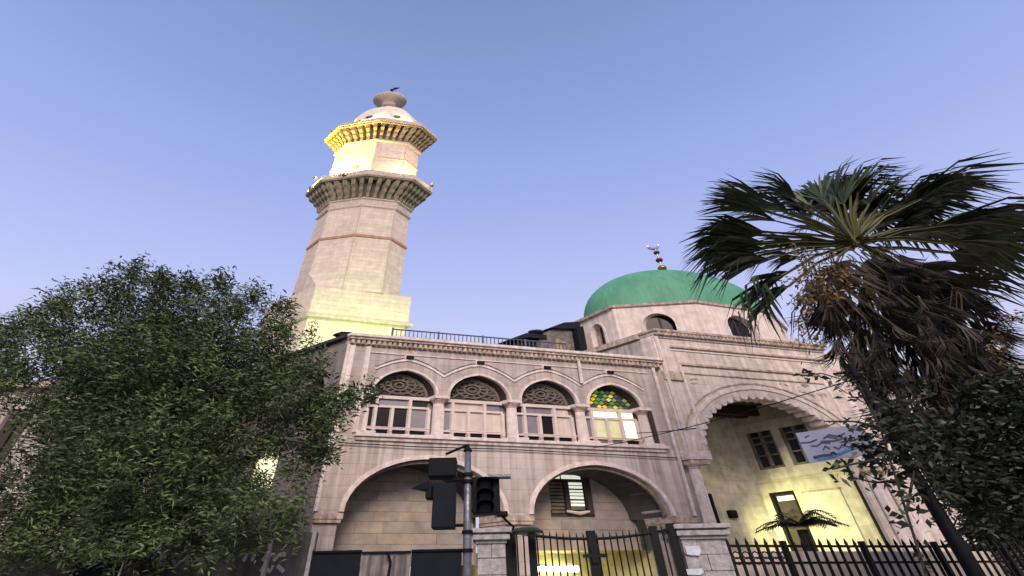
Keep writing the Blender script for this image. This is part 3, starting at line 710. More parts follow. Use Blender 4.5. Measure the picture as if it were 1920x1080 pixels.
mb = MB(fr); mb.tube([(13.42, vf-.02, 5.95), (13.42, vf-.02, 11.0)], .10, 8); build(mb, 'corner_roll', TRIM, hl)
build(box(fr, (13.25, vf-.10, 8.90), (14.1, vf, 9.30)), 'corner_block', CORN, hl)
# carved spandrel ornament: small leaf shaped reliefs
rr = random.Random(3)
for k in range(70):
    u = rr.uniform(14.5, 21.4); z = rr.uniform(8.3, 9.15)
    t = abs(u-HC)/(HW+.85)
    if t < 1 and z < 5.96+3.25*math.sqrt(1-t*t)+.05: continue
    s = rr.uniform(.10, .2); a = rr.uniform(0, 3.14)
    pts = [(u+s*math.cos(a), z+s*.6*math.sin(a)), (u-.4*s*math.sin(a), z+.3*s*math.cos(a)), (u-s*math.cos(a), z-s*.6*math.sin(a)), (u+.4*s*math.sin(a), z-.3*s*math.cos(a))]
    mb = MB(fr); mb.prism(pts, vf-.03, vf); build(mb, 'carved_leaf', CORN, hl)
# body, side walls
hb = [fr(13.28, .45, 0)[:2], fr(22.6, .45, 0)[:2]]
mb = MB(fr); 
sideL = MB(fr); sideL.box((13.28, .45, 9.0), (13.7, 4.6, 11.02)); build(sideL, 'side_wall', mat('shaded_side_render', (.36, .32, .29), var=.15, streak=.35), hl)  # greyer than the front wall: its side shade is in the colour
build(box(fr, (13.15, .452, 11.10), (13.6, 4.6, 11.36)), 'side_cornice', CORN, hl)
build(box(fr, (13.3, .46, 11.0), (22.6, 9.5, 11.3)), 'roof_slab', ROOFM, hl)
build(box(fr, (22.2, .45, 0), (22.6, 9.5, 11.0)), 'right_side_wall', HALLST, hl)
# porch interior
build(box(fr, (13.7, 3.6, 0), (20.95, 3.9, 9.2)), 'porch_back_wall', PORCH, hl)
pw_F = lambda s, d, z: fr(20.95+d, s, z)
build(wall_with_openings(pw_F, .3, 3.6, 0, 9.2, [(1.42, .54, 5.95, 7.58, 0, 0), (2.80, .55, 5.95, 7.58, 0, 0)], 0, .35), 'porch_side_wall', PORCH, hl) if False else None
mb = MB(pw_F)
for a, b, z0, z1 in ((.2, .88, 0, 9.2), (.88, 1.96, 0, 5.95), (.88, 1.96, 7.6, 9.2), (1.96, 2.26, 0, 9.2), (2.26, 3.32, 5.0, 5.95), (2.26, 3.32, 7.6, 9.2), (2.26, 2.36, 0, 5.0), (3.32, 3.6, 0, 9.2)):
    mb.box((a, 0, z0), (b, .35, z1))
build(mb, 'porch_side_wall', PORCH, hl, nrm=False)
build(box(fr, (13.5, .45, 0), (13.7, 3.6, 9.2)), 'porch_left_wall', PORCH, hl)
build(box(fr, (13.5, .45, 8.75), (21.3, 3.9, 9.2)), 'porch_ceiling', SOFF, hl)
for v_ in (2.4, 2.9): build(box(fr, (13.7, v_, 8.3), (20.95, v_+.25, 8.75)), 'ceiling_beam', DARKBR, hl)
build(box(pw_F, (.3, -.06, 7.98), (3.6, 0, 8.04)), 'wall_moulding', PORCH, hl)
build(box(pw_F, (.3, -.05, 5.42), (3.6, 0, 5.48)), 'wall_moulding', PORCH, hl)
for a, b in ((.88, 1.96), (2.26, 3.32)):
    w_ = build(box(pw_F, (a, .16, 5.95), (b, .22, 7.6)), 'porch_window', DGLASS, hl)
    for x0, x1, z0, z1 in ((a, a+.10, 5.95, 7.6), (b-.10, b, 5.95, 7.6), ((a+b)/2-.05, (a+b)/2+.05, 5.95, 7.6), (a+.1, b-.1, 7.02, 7.10), (a+.1, b-.1, 7.3, 7.37), (a+.1, b-.1, 5.95, 6.05), (a+.1, b-.1, 6.5, 6.56)):
        build(box(pw_F, (x0, .05, z0), (x1, .14, z1)), 'frame', SHUT, w_)
dr = build(box(pw_F, (2.36, .18, 0), (3.32, .24, 5.0)), 'porch_door', DARKBR, hl)
for x0, x1, z0, z1 in ((2.36, 2.46, 0, 5.0), (3.22, 3.32, 0, 5.0), (2.46, 3.22, 4.90, 5.0)): build(box(pw_F, (x0, .02, z0), (x1, .17, z1)), 'frame', BLACK, dr)
build(box(pw_F, (2.52, .14, 4.66), (3.16, .178, 4.84)), 'fanlight', LITW2, dr)
build(box(pw_F, (.75, -.05, 2.6), (2.0, 0, 4.85)), 'wall_panel', mat('pale_marble_panel', (.62, .58, .44), var=.15, vscale=3), hl)
build(box(pw_F, (.72, -.08, 4.85), (2.05, 0, 4.91)), 'panel_ledge', CORN, hl)
for a, b, z0, z1 in ((17.5, 18.45, 6.2, 8.2), (17.3, 18.25, 2.4, 4.95)):
    w_ = build(box(fr, (a, 3.56, z0), (b, 3.598, z1)), 'porch_window', DGLASS, hl)
    for x0, x1, q0, q1 in ((a, a+.09, z0, z1), (b-.09, b, z0, z1), (a, b, z0, z0+.09), (a, b, z1-.09, z1), (a, b, (z0+z1)/2, (z0+z1)/2+.07)):
        build(box(fr, (x0, 3.46, q0), (x1, 3.55, q1)), 'frame', BLACK, w_)
    for q in range(3): build(box(fr, (a+.12, 3.50, z0+.2+q*.6), (b-.12, 3.55, z0+.62+q*.6)), 'pane', mat('olive_lit_pane', (.25, .27, .12), var=.3, rough=.3), w_)
mb = MB(fr); mb.tube([(17.6, 3.5, 5.28), (17.9, 3.35, 5.28)], .10, 8); tag(build(mb, 'wall_spotlight', BLACK), 'small black round lamp on the porch wall between two dark windows', 'lamp')
mb = MB(fr); mb.box((18.85, 3.4, 4.02), (19.15, 3.58, 4.32)); lb = build(mb, 'wall_lantern', BLACK, bevel=.03); tag(lb, 'boxy dark lantern fixed on the porch wall left of the door', 'lamp')
mb = MB(fr); mb.tube([(20.88, .12, 0), (20.88, .12, 5.8), (20.7, .12, 6.0)], .055, 8); build(mb, 'downpipe', BLACK, hl)
lp0 = Vector(fr(17.6, 2.2, 4.3)); lp1 = Vector(fr(20.9, .6, 2.6))
lamp('porch_light', 'SPOT', lp0, 1600, (1.0, .97, .46), .3, lp1-lp0, 118).data.spot_blend = 1.0
lamp('porch_fill_light', 'POINT', fr(17.0, 2.8, 5.4), 14, (1.0, .9, .3), .15)
lamp('passage_light', 'AREA', fr(9.4, 2.0, 2.6), 65, (1, .95, .45), .8, (0, 0, -1))
# fluorescent tube in the passage
ft = thing('fluorescent_lamp', fr(8.8, 1.7, 2.5), 'bright white fluorescent tube in the passage behind the gate', 'lamp')
mb = MB(fr); mb.tube([(7.55, 1.7, 2.26), (9.95, 1.7, 2.24)], .085, 8); build(mb, 'tube', TUBE, ft)
mb = MB(fr); mb.box((7.7, 1.62, 2.32), (9.8, 1.78, 2.40)); build(mb, 'housing', WHITEW, ft)

# drum and dome
DC = (11.50, 20.5); DA = (6.2, .55); DB = (.3, 2.45)
def dp(th, r, z): a = math.radians(th); return (DC[0]+r*(DA[0]*math.cos(a)+DB[0]*math.sin(a)), DC[1]+r*(DA[1]*math.cos(a)+DB[1]*math.sin(a)), z)
DZ0, DZ1 = 10.9, 13.80
for k in range(8):
    th = -180+45*k
    a = Vector(dp(th, 1, 0)[:2]); b = Vector(dp(th+45, 1, 0)[:2]); L = (b-a).length
    inw = (Vector(DC)-(a+b)/2).normalized()
    F_ = frame(a, b, inw)
    hw = min(.80, L*.19) if k != 0 else .38
    zs = 12.62
    build(wall_with_openings(F_, 0, L, DZ0, DZ1, [(L/2, hw, 11.25, zs, .66, .12)], 0, .35), 'drum_wall', DRUM, hl)
    build(arch_band(F_, L/2, hw, zs, .66, .12, .10, -.04, .01, legs=1.3), 'window_surround', TRIM, hl)
    w_ = build(box(F_, (L/2-hw-.05, .26, 11.2), (L/2+hw+.05, .34, 13.3)), 'drum_window', {1: DGLASS, 2: DGLASS, 0: CORN}.get(k, GGLASS), hl)
    build(box(F_, (L/2-.03, .20, 11.25), (L/2+.03, .255, 13.1)), 'mullion', DARKBR, w_)
mb = MB(); mb.loft(DC, DA, DB, 8, [(13.72, 1.0), (13.78, 1.03), (13.92, 1.035), (13.96, 1.0), (14.0, .96)], -180); build(mb, 'drum_cornice', CORN, hl)
mb = MB(); mb.loft(DC, DA, DB, 72, [(13.93, .93)]+[(14.0+3.6*math.sin(math.radians(a)), max(.001, .93*math.cos(math.radians(a)))) for a in range(0, 91, 4)]+[(17.6, .002)], -180); build(mb, 'dome', GREEN, hl, smooth=True)
fn = MB(); 
def ballz(name, z, rx, rz, mt, par=None):
    b_ = MB(); b_.loft((DC[0], DC[1]), (rx, 0), (0, rx*.8), 14, [(z-rz, .15), (z-rz*.6, .8), (z, 1), (z+rz*.6, .8), (z+rz, .15)]); return build(b_, name, mt, par, smooth=True)
mb = MB(); mb.tube([(DC[0], DC[1], 17.5), (DC[0], DC[1], 19.9)], .05, 8); fin = build(mb, 'finial', SILV, hl)
ballz('finial_ball', 18.15, .30, .20, BRASS, fin); ballz('finial_ball', 18.85, .24, .16, MARO, fin); ballz('finial_ball', 19.5, .21, .14, MARO, fin)
pts = [(DC[0]-.10+.40*math.cos(a), DC[1], 20.12+.28*math.sin(a)) for a in [math.radians(135+i*27) for i in range(11)]]
mb = MB(); mb.tube(pts, [.01, .04, .06, .08, .09, .10, .09, .08, .06, .04, .01], 6); build(mb, 'crescent', SILV, fin)

# ================================================================== side wing to the right, seen through leaves
rw = thing('side_wing', fr(25, 1, 0), 'lower cream stone wing right of the domed hall with an arched dark window', 'building')
build(wall_with_openings(fr, 22.75, 33, 0, 9.9, [(25.9, 1.0, 4.5, 7.3, 1.2, .25), (29.2, 1.0, 4.5, 7.3, 1.2, .25)], .3, .8), 'front_wall', HALLST, rw)
build(box(fr, (24.7, .7, 4.4), (31, .79, 8.7)), 'window', DGLASS, rw)
for c in (25.9, 29.2): build(arch_band(fr, c, 1.0, 7.3, 1.2, .25, .14, .24, .31, legs=2.8), 'window_surround', TRIM, rw)
build(box(fr, (22.7, .1, 9.9), (33.1, .8, 10.15)), 'cornice', CORN, rw)
build(box(fr, (23.1, .35, 10.15), (25.9, 2.2, 11.0)), 'roof_block', TRIM, rw)
build(box(fr, (23.0, .28, 10.95), (26.05, 2.3, 11.15)), 'roof_block_cap', CORN, rw)
build(box(fr, (22.8, .8, 9.6), (33, 7, 9.85)), 'roof_slab', ROOFM, rw)
for u in (23.1, 24.3, 27.5): build(box(fr, (u, .2, 0), (u+.3, .298, 9.9)), 'pilaster', TRIM, rw)
# far building right
fb = thing('far_building', (34, 24, 0), 'pale flat roofed block behind the palm at the right edge', 'building')
mb = MB(); mb.box((26, 21, 0), (44, 30, 10.9)); build(mb, 'wall', HALLST, fb)
mb = MB(); mb.box((25.7, 20.7, 10.9), (44.3, 30, 11.15)); build(mb, 'roof_edge', CORN, fb)
for k in range(5):
    mb = MB(); mb.box((27+k*3, 20.93, 8.2), (28.4+k*3, 20.995, 9.8)); w_ = build(mb, 'window', DGLASS, fb)
    mb = MB(); mb.box((27+k*3-.1, 20.9, 8.05), (28.5+k*3, 20.99, 8.18)); build(mb, 'sill', TRIM, w_)
# building behind the tree on the left
lb_ = thing('left_building', (-22, 18, 0), 'pinkish stone house with tall dark shutters behind the big tree', 'building')
FLF = frame((-10.2, 15.6), (-30.0, 14.0), (0.1, 1))
build(wall_with_openings(FLF, 0, 19.5, 0, 8.3, [(1.0+2.1*k, .48, 5.2, 7.5, 0, 0) for k in range(9)], 0, .4), 'wall', STONE, lb_)
build(box(FLF, (-.2, -.25, 8.3), (19.5, .4, 8.55)), 'cornice', CORN, lb_)
build(box(FLF, (-.1, .4, 7.9), (19.5, 6, 8.2)), 'roof_slab', ROOFM, lb_)
build(box(FLF, (0, -.06, 4.6), (19.5, 0, 4.8)), 'string_course', TRIM, lb_)
for k in range(9):
    c = 1.0+2.1*k
    w_ = build(box(FLF, (c-.5, .3, 5.15), (c+.5, .36, 7.55)), 'window', DGLASS, lb_)
    for s in (-1, 1): build(box(FLF, (c+s*.25-.2, .1, 5.2), (c+s*.25+.2, .16, 7.5)), 'shutter', DARKBR, w_)
    build(box(FLF, (c-.6, -.1, 5.08), (c+.6, .1, 5.2)), 'sill', TRIM, w_)

# ================================================================== GATE, PILLARS, FENCES
def pillar(name, x0, x1, y0, y1, h, label):
    t = thing(name, ((x0+x1)/2, (y0+y1)/2, 0), label, 'gate pillar')
    z = 0; row = 0
    while z < h-.32:
        hh = .27; w = x1-x0
        cuts = [0, .5, 1] if row % 2 else [0, .33, 1]
        if w < .8: cuts = [0, 1] if row % 2 else [0, .5, 1]
        for a, b in zip(cuts, cuts[1:]):
            j = random.uniform(0, .02)
            mb = MB(); mb.box((x0+w*a+.003, y0+j, z+.003), (x0+w*b-.003, y1, z+hh-.003)); build(mb, 'stone', PILLAR, t, bevel=.012)
        z += hh; row += 1
    mb = MB(); mb.box((x0+.03, y0+.05, 0), (x1-.03, y1-.05, h-.26)); build(mb, 'core', MORT, t)
    for (e, z0, z1) in ((.03, h-.26, h-.20), (.09, h-.20, h-.11), (.05, h-.11, h-.08), (.13, h-.08, h)):
        mb = MB(); mb.box((x0-e, y0-e, z0+.001), (x1+e, y1+e, z1)); build(mb, 'cap_moulding', PILLAR, t, bevel=.012)
    return t
lp = pillar('gate_pillar', -.22, .34, 9.55, 10.1, 2.66, 'narrow grey stone gate pillar left of the iron gate')
rp_ = pillar('gate_pillar', 3.90, 4.80, 9.75, 10.5, 2.68, 'wide grey stone gate pillar with torn posters right of the iron gate')
for (x, y, w, h) in ((1300, 1032, .30, .16), (1300, 1072, .40, .10)):
    p = at(x, y, 9.735)
    mb = MB(); mb.prism([(p.x-w/2, p.z-h*.4), (p.x-w*.2, p.z-h/2), (p.x+w*.3, p.z-h*.55), (p.x+w/2, p.z-h*.1), (p.x+w*.45, p.z+h/2), (p.x-w/2, p.z+h*.45)], 9.73, 9.738); build(mb, 'poster', PAPER, rp_)
gt = thing('iron_gate', (2.1, 9.7, 0), 'tall black iron gate with a dipped top rail between two stone pillars', 'gate')
GY = 9.7
def gp(x, r, zt=2.62, nm='gate_post'):
    mb = MB(); mb.box((x-r, GY-.06, 0), (x+r, GY+.06, zt)); build(mb, nm, IRON, gt, bevel=.01)
gp(.44, .115, 2.63); gp(.88, .075, 2.60); gp(2.08, .09, 2.60); gp(3.36, .075, 2.66); gp(3.72, .07, 2.7)
mb = MB(); mb.tube([(x, GY-.02, 2.46+.17*((x-2.1)/1.75)**2*1.0) for x in np.linspace(.42, 3.85, 15)], .028, 6); build(mb, 'top_rail', IRON, gt)
mb = MB(); mb.tube([(.42, GY, 1.05), (3.85, GY, 1.05)], .03, 6); build(mb, 'middle_rail', IRON, gt)
mb = MB(); mb.tube([(.42, GY, .18), (3.85, GY, .18)], .03, 6); build(mb, 'bottom_rail', IRON, gt)
k = 0
for x in np.arange(.58, 3.86, .135):
    if min(abs(x-q) for q in (.88, 2.08, 3.36, 3.72)) < .09: continue
    zt = 2.50+.17*((x-2.1)/1.75)**2
    mb = MB(); mb.tube([(x, GY+.02, .1), (x, GY+.02, zt), (x, GY+.02, zt+.08)], [.016, .016, .003], 6); build(mb, 'bar', IRON, gt)
mb = MB(); mb.box((1.85, GY-.09, 2.14), (2.33, GY-.062, 2.20)); build(mb, 'latch', IRON, gt)
mb = MB(); mb.box((2.02, GY-.10, 2.05), (2.14, GY-.062, 2.3)); build(mb, 'latch', IRON, gt)
# street disc lamp and little camera at the left pillar
p = at(988, 997, 9.3)
dl = thing('disc_lamp', p, 'dark oval dish shaped lamp above the left end of the gate', 'lamp')
mb = MB(); mb.loft((p.x, p.y), (.31, 0), (0, .26), 18, [(p.z-.04, .35), (p.z-.03, .95), (p.z+.0, 1), (p.z+.05, .8), (p.z+.08, .3)]); build(mb, 'shade', mat('dark_green_enamel', (.02, .03, .018), rough=.4), dl, smooth=False)
mb = MB(); mb.tube([(p.x-.2, p.y+.1, p.z+.03), (.40, GY, 2.62), (.40, GY, 2.4)], .02); build(mb, 'bracket', IRON, dl)
p = at(942, 964, 9.5)
cm = thing('security_camera', p, 'small dark camera on a bent bracket above the left gate pillar', 'camera')
mb = MB(); mb.box((p.x-.11, p.y-.1, p.z-.045), (p.x+.11, p.y+.12, p.z+.045)); build(mb, 'housing', BLACK, cm, bevel=.02)
q = at(968, 988, 9.6); mb = MB(); mb.tube([(p.x, p.y, p.z-.04), (p.x+.1, p.y, p.z-.14), (q.x-.05, q.y, q.z), (.42, 9.75, 2.5)], .025, 6); build(mb, 'bracket', IRON, cm)
# right fence
fnc = thing('iron_fence', (9, 11, 0), 'black iron picket fence running right from the wide gate pillar', 'fence')
Fa = Vector((4.85, 10.08)); Fb = Vector((14.2, 12.35)); FD = (Fb-Fa); FLn = FD.length; FD.normalize()
FF = lambda s, d, z: (Fa.x+FD.x*s-FD.y*d, Fa.y+FD.y*s+FD.x*d, z)
for z in (2.30, 2.0, .25):
    mb = MB(FF); mb.box((0, -.02, z), (FLn, .02, z+.045)); build(mb, 'rail', IRON, fnc)
src = None; ns = int(FLn/.235)
for k in range(ns):
    s = .12+k*.235
    if k % 9 == 6:
        mb = MB(FF); mb.box((s-.05, -.05, 0), (s+.05, .05, 2.42)); build(mb, 'post', IRON, fnc); continue
    if src is None:
        mb = MB(FF); mb.tube([(s, -.03, .1), (s, -.03, 2.38), (s, -.03, 2.47)], [.034, .034, .006], 6); src = build(mb, 'picket', IRON, fnc); s0 = s
    else: p = FD*(s-s0); shared(src, fnc, (p.x, p.y, 0))
for k in range(6):
    s = .24+k*.235
    for z in (2.22, 2.12):
        mb = MB(FF); mb.tube([(s+.08*math.cos(a), -.03, z-.06+.06*math.sin(a)) for a in np.linspace(0, 6.283, 9)], .014, 4, cap=False); build(mb, 'ring', IRON, fnc)
mb = MB(FF); mb.box((0, -.18, 0), (FLn, .18, .45)); tag(build(mb, 'low_wall', PILLAR), 'low grey stone wall under the right iron fence', 'wall')
mb = MB(FF); mb.box((.2, .7, 0), (FLn, .95, 2.28)); tag(build(mb, 'forecourt_wall', HALLST), 'pinkish rendered wall just behind the right iron fence', 'wall')
# boarding in front of the left arch
hd = thing('hoarding', (-2.2, 10.2, 0), 'dark sheet boarding with a pale gap under the left arch', 'fence')
for a, b, mt, zt in ((-3.62, -2.62, HOARD, 2.33), (-2.60, -1.60, mat('pale_ribbed_sheet', (.17, .155, .14), var=.3, streak=.5, vscale=5), 2.30), (-1.58, -.55, HOARD, 2.32)):
    mb = MB(); mb.box((a, 10.0, 0), (b, 10.04, zt)); pn = build(mb, 'sheet_panel', mt, hd)
    mb = MB(); mb.box((a, 9.96, zt+.002), (b, 10.08, zt+.04)); build(mb, 'top_trim', BLACK, hd)
for x in (-2.45, -2.2, -1.95, -1.72):
    mb = MB(); mb.box((x, 9.97, 0), (x+.05, 9.998, 2.27)); build(mb, 'rib', mat('rib_grey', (.10, .09, .085)), hd)
mb = MB(); mb.tube([(-2.05, 9.93, 2.3), (-1.98, 9.93, 2.15), (-2.0, 9.93, 1.9)], .03); build(mb, 'hanging_strap', BLACK, hd)
# left street wall with faded pale lettering
lw = thing('painted_wall', (-6, 10.2, 0), 'dark weathered wall with smeared pale lettering below the tree', 'wall')
def seg(a, b, z0, z1, mt, nm='wall_panel'):
    mb = MB(); mb.box((a, 10.1, z0), (b, 10.3, z1)); return build(mb, nm, mt, lw)
seg(-6.7, -3.68, 0, 2.72, LWALL); seg(-12.5, -8.5, 0, 2.45, LWALL); seg(-7.5, -6.72, 0, 2.3, mat('lichened_wall', (.11, .085, .06), var=.5, vscale=6)); 
mb = MB(); mb.box((-8.48, 10.0, 0), (-7.52, 10.05, 2.34)); build(mb, 'sheet_panel', HOARD, lw)
for x in (-4.6, -3.72): mb = MB(); mb.box((x, 10.03, 0), (x+.08, 10.098, 2.74)); build(mb, 'wall_post', PILLAR, lw)
def stroke(parent, pts, w, mt, Y, name='letter_stroke'):
    return build(ribbon(lambda a, d, c: (a, d, c), [(p[0], p[1]) for p in pts], w, Y-.006, Y, ), name, mt, parent)
def gpx(x, y, Y=10.1): p = at(x, y, Y); return (p.x, p.z)
letters = [[(322, 1046), (330, 1062), (342, 1048)], [(352, 1042), (350, 1054), (358, 1056), (366, 1044)], [(372, 1040), (372, 1052), (384, 1050)],
           [(390, 1052), (402, 1042), (412, 1046), (404, 1052)], [(424, 1054), (434, 1036)], [(456, 1052), (464, 1038)], [(472, 1052), (478, 1038)],
           [(516, 1040), (500, 1040), (492, 1048), (504, 1054)], [(512, 1052), (524, 1040), (536, 1040)], [(488, 1072), (494, 1060), (506, 1072), (512, 1060)], [(520, 1060), (532, 1072)],
           [(300, 1040), (298, 1056), (310, 1058)], [(285, 1052), (292, 1044), (300, 1040)]]
for L in letters: stroke(lw, [gpx(x, y, 10.09) for x, y in L], .07, GRAF, 10.096)
for L in ([(66, 1054), (70, 1046), (80, 1050), (84, 1042)], [(92, 1050), (102, 1044), (112, 1048)]): stroke(lw, [gpx(x, y, 10.09) for x, y in L], .08, GRAF, 10.096)

# ================================================================== TRAFFIC LIGHT
TY = 5.5
pt = at(878, 846, TY)
tl = thing('traffic_light', (pt.x-.03, TY, 0), 'grey pole with black traffic signals seen from behind', 'traffic light')
tx = pt.x-.005
mb = MB(); mb.tube([(tx, TY, 0), (tx, TY, 2.2), (tx, TY, pt.z)], [.055, .05, .042], 12); build(mb, 'pole', POLEM, tl, smooth=True)
mb = MB(); mb.tube([(tx, TY, pt.z), (tx, TY, pt.z+.02), (tx, TY, pt.z+.08)], [.06, .05, .01], 10); build(mb, 'pole_cap', BLACK, tl)
for z in (1.98, 2.16, 2.70, 2.78): mb = MB(); mb.tube([(tx, TY, z), (tx, TY, z+.035)], .066, 12); build(mb, 'clamp', BLACK, tl)
def px_box(x0, y0, x1, y1, Y, dy, nm, mt, par, bev=.012):
    a = at(x0, y1, Y); b = at(x1, y0, Y); mb = MB(); mb.box((min(a.x, b.x), Y, a.z), (max(a.x, b.x), Y+dy, b.z)); return build(mb, nm, mt, par, bevel=bev)
a = px_box(802, 857, 856, 893, TY-.05, .22, 'sign_box', BLACK, tl)
h = px_box(808, 905, 854, 990, TY-.08, .22, 'signal_head', HOARD, tl)
px_box(797, 905, 810, 934, TY-.08, .18, 'side_bracket', HOARD, h)
p = at(770, 917, TY); q = at(806, 912, TY)
mb = MB(); mb.v += [tuple(v) for v in ((p.x, TY-.02, p.z), (q.x, TY-.10, q.z+.05), (q.x, TY+.10, q.z+.05), (q.x, TY-.10, q.z-.05), (q.x, TY+.10, q.z-.05))]; mb.f += [[0, 1, 2], [0, 4, 3], [0, 3, 1], [0, 2, 4], [1, 3, 4, 2]]
build(mb, 'visor', HOARD, h)
for y in (900, 985):
    a = at(850, y, TY); mb = MB(); mb.tube([(a.x, TY, a.z), (tx, TY, a.z)], .02, 6); build(mb, 'mounting_arm', BLACK, tl)
p = at(800, 868, TY); q = at(868, 832, TY)
mb = MB(); mb.tube([(q.x-.22, TY, p.z+.10), (q.x-.05, TY, q.z-.06), (tx, TY, q.z-.02)], .016, 6); build(mb, 'stay', BLACK, tl)
h2 = px_box(886, 893, 936, 962, TY-.06, .2, 'signal_head', BLACK, tl)
for i, y in enumerate((908, 930, 951)):
    c = at(910, y, TY-.06)
    mb = MB(); ring = []
    R_ = .105
    for a in np.linspace(math.radians(-15), math.radians(195), 15): ring.append((c.x+R_*math.cos(a), c.z+R_*.62*math.sin(a)))
    for k in range(len(ring)-1):
        (x0, z0), (x1, z1) = ring[k], ring[k+1]
        mb.face([(x0, TY-.06, z0), (x1, TY-.06, z1), (x1, TY-.20, z1-.012), (x0, TY-.20, z0-.012)]); mb.face([(x0*1.0, TY-.06, z0+.006), (x1, TY-.06, z1+.006), (x1, TY-.20, z1-.006), (x0, TY-.20, z0-.006)])
    build(mb, 'visor', BLACK, h2, nrm=False)
    mb = MB(); mb.loft((c.x, TY-.065), (.09, 0), (0, .004), 4, [(c.z-.05, 1), (c.z+.05, 1)], 45); build(mb, 'lens', DGLASS, h2)
p = at(905, 893, TY); q = at(957, 897, TY)
mb = MB(); mb.box((q.x-.28, TY-.16, q.z-.012), (q.x, TY-.02, q.z+.018)); build(mb, 'top_plate', POLEM, h2)
for z in (2.40, 2.70): mb = MB(); mb.tube([(tx, TY, z), (at(890, 920, TY).x, TY, z)], .02, 6); build(mb, 'mounting_arm', BLACK, tl)

# ================================================================== RIGHT: POLE, BANNER, WIRES
pl = thing('utility_pole', (7.68, 8, 0), 'dark leaning looking street pole wrapped in twigs on the right', 'pole')
mb = MB(); mb.tube([(7.68, 8, 0), (7.68, 8, 2.2), (7.68, 8, 5.35)], [.115, .105, .07], 12); build(mb, 'shaft', BLACK, pl, smooth=True)
mb = MB(); mb.box((7.55, 7.86, 4.25), (7.9, 8.0, 4.7)); build(mb, 'meter_box', BLACK, pl, bevel=.01)
mb = MB(); mb.tube([(7.68, 8, 5.2), (7.25, 8, 5.15)], .025); build(mb, 'cross_arm', BLACK, pl)
mb = MB(); mb.tube([(8.35, 9.3, 0), (8.35, 9.3, 3.1)], .04, 8); 
c = [at(1492, 812, 9.5), at(1606, 796, 9.3), at(1660, 848, 9.3), at(1518, 868, 9.5)]
bn = thing('banner', ((c[2].x+c[3].x)/2, 9.4, c[3].z), 'pale blue vinyl banner with dark lettering and a blue wave tied before the porch', 'banner')
mb = MB(); v = [mb.P(p) for p in c]+[mb.P(p+Vector((0, .02, 0))) for p in c]; mb.f += [[0, 1, 2, 3], [7, 6, 5, 4], [0, 4, 5, 1], [1, 5, 6, 2], [2, 6, 7, 3], [3, 7, 4, 0]]; build(mb, 'sheet', BANW, bn)
def bpt(a, b, lift=.012):
    top = c[0].lerp(c[1], a); bot = c[3].lerp(c[2], a); p = top.lerp(bot, b); return Vector((p.x, p.y-lift, p.z))
def bstroke(pts, w, mt, nm):
    mb = MB(); P = [bpt(*p) for p in pts]; wz = w
    if len(P) < 2: return
    for k in range(len(P)-1):
        t = (P[k+1]-P[k]).normalized(); nn = Vector((-t.z, 0, t.x))*wz/2
        mb.face([P[k]+nn, P[k+1]+nn, P[k+1]-nn, P[k]-nn])
    build(mb, nm, mt, bn, nrm=False)
bstroke([(.12, .93), (.35, .90), (.55, .78), (.75, .70), (.88, .74), (1.0, .93)], .05, BANB, 'blue_wave')
bstroke([(.08, .86), (.22, .84), (.34, .86)], .06, INK, 'dark_blot')
for L in ([(.10, .18), (.18, .14)], [(.0, .34), (.14, .36), (.26, .30)], [(.12, .48), (.22, .50), (.30, .42), (.42, .46)], [(.36, .30), (.48, .20), (.60, .30), (.72, .22)], [(.30, .38), (.50, .42), (.70, .36)],
          [(.26, .66), (.32, .54), (.36, .66)], [(.42, .60), (.48, .70), (.56, .56), (.62, .68), (.74, .58)], [(.70, .50), (.82, .46), (.90, .52)], [(.44, .26), (.56, .36)]):
    bstroke(L, .022, INK, 'letter_stroke')
for q in (c[1], c[2]): mb = MB(); mb.tube([tuple(q), (7.75, 8.05, q.z+.1)], .008, 4); build(mb, 'tie_rope', BLACK, bn)
def wire(pts, r, label):
    a, b, sag = pts; P = []
    for k in range(15):
        t = k/14; p = Vector(a).lerp(Vector(b), t); p.z -= sag*4*t*(1-t); P.append(p)
    mb = MB(); mb.tube(P, r, 5); return tag(build(mb, 'wire', BLACK), label, 'wire')
wire((fr(9.4, -.1, 5.9), (7.68, 8, 5.05), .12), .012, 'thin black wire sagging from the wing to the dark pole')
wire((at(1530, 700, 12), (7.68, 8, 4.4), .05), .010, 'thin black wire dropping steeply beside the banner')
wire((at(1305, 803, 9), at(1190, 812, 14.5), .02), .012, 'short black wire crossing the pilaster by the lit window')

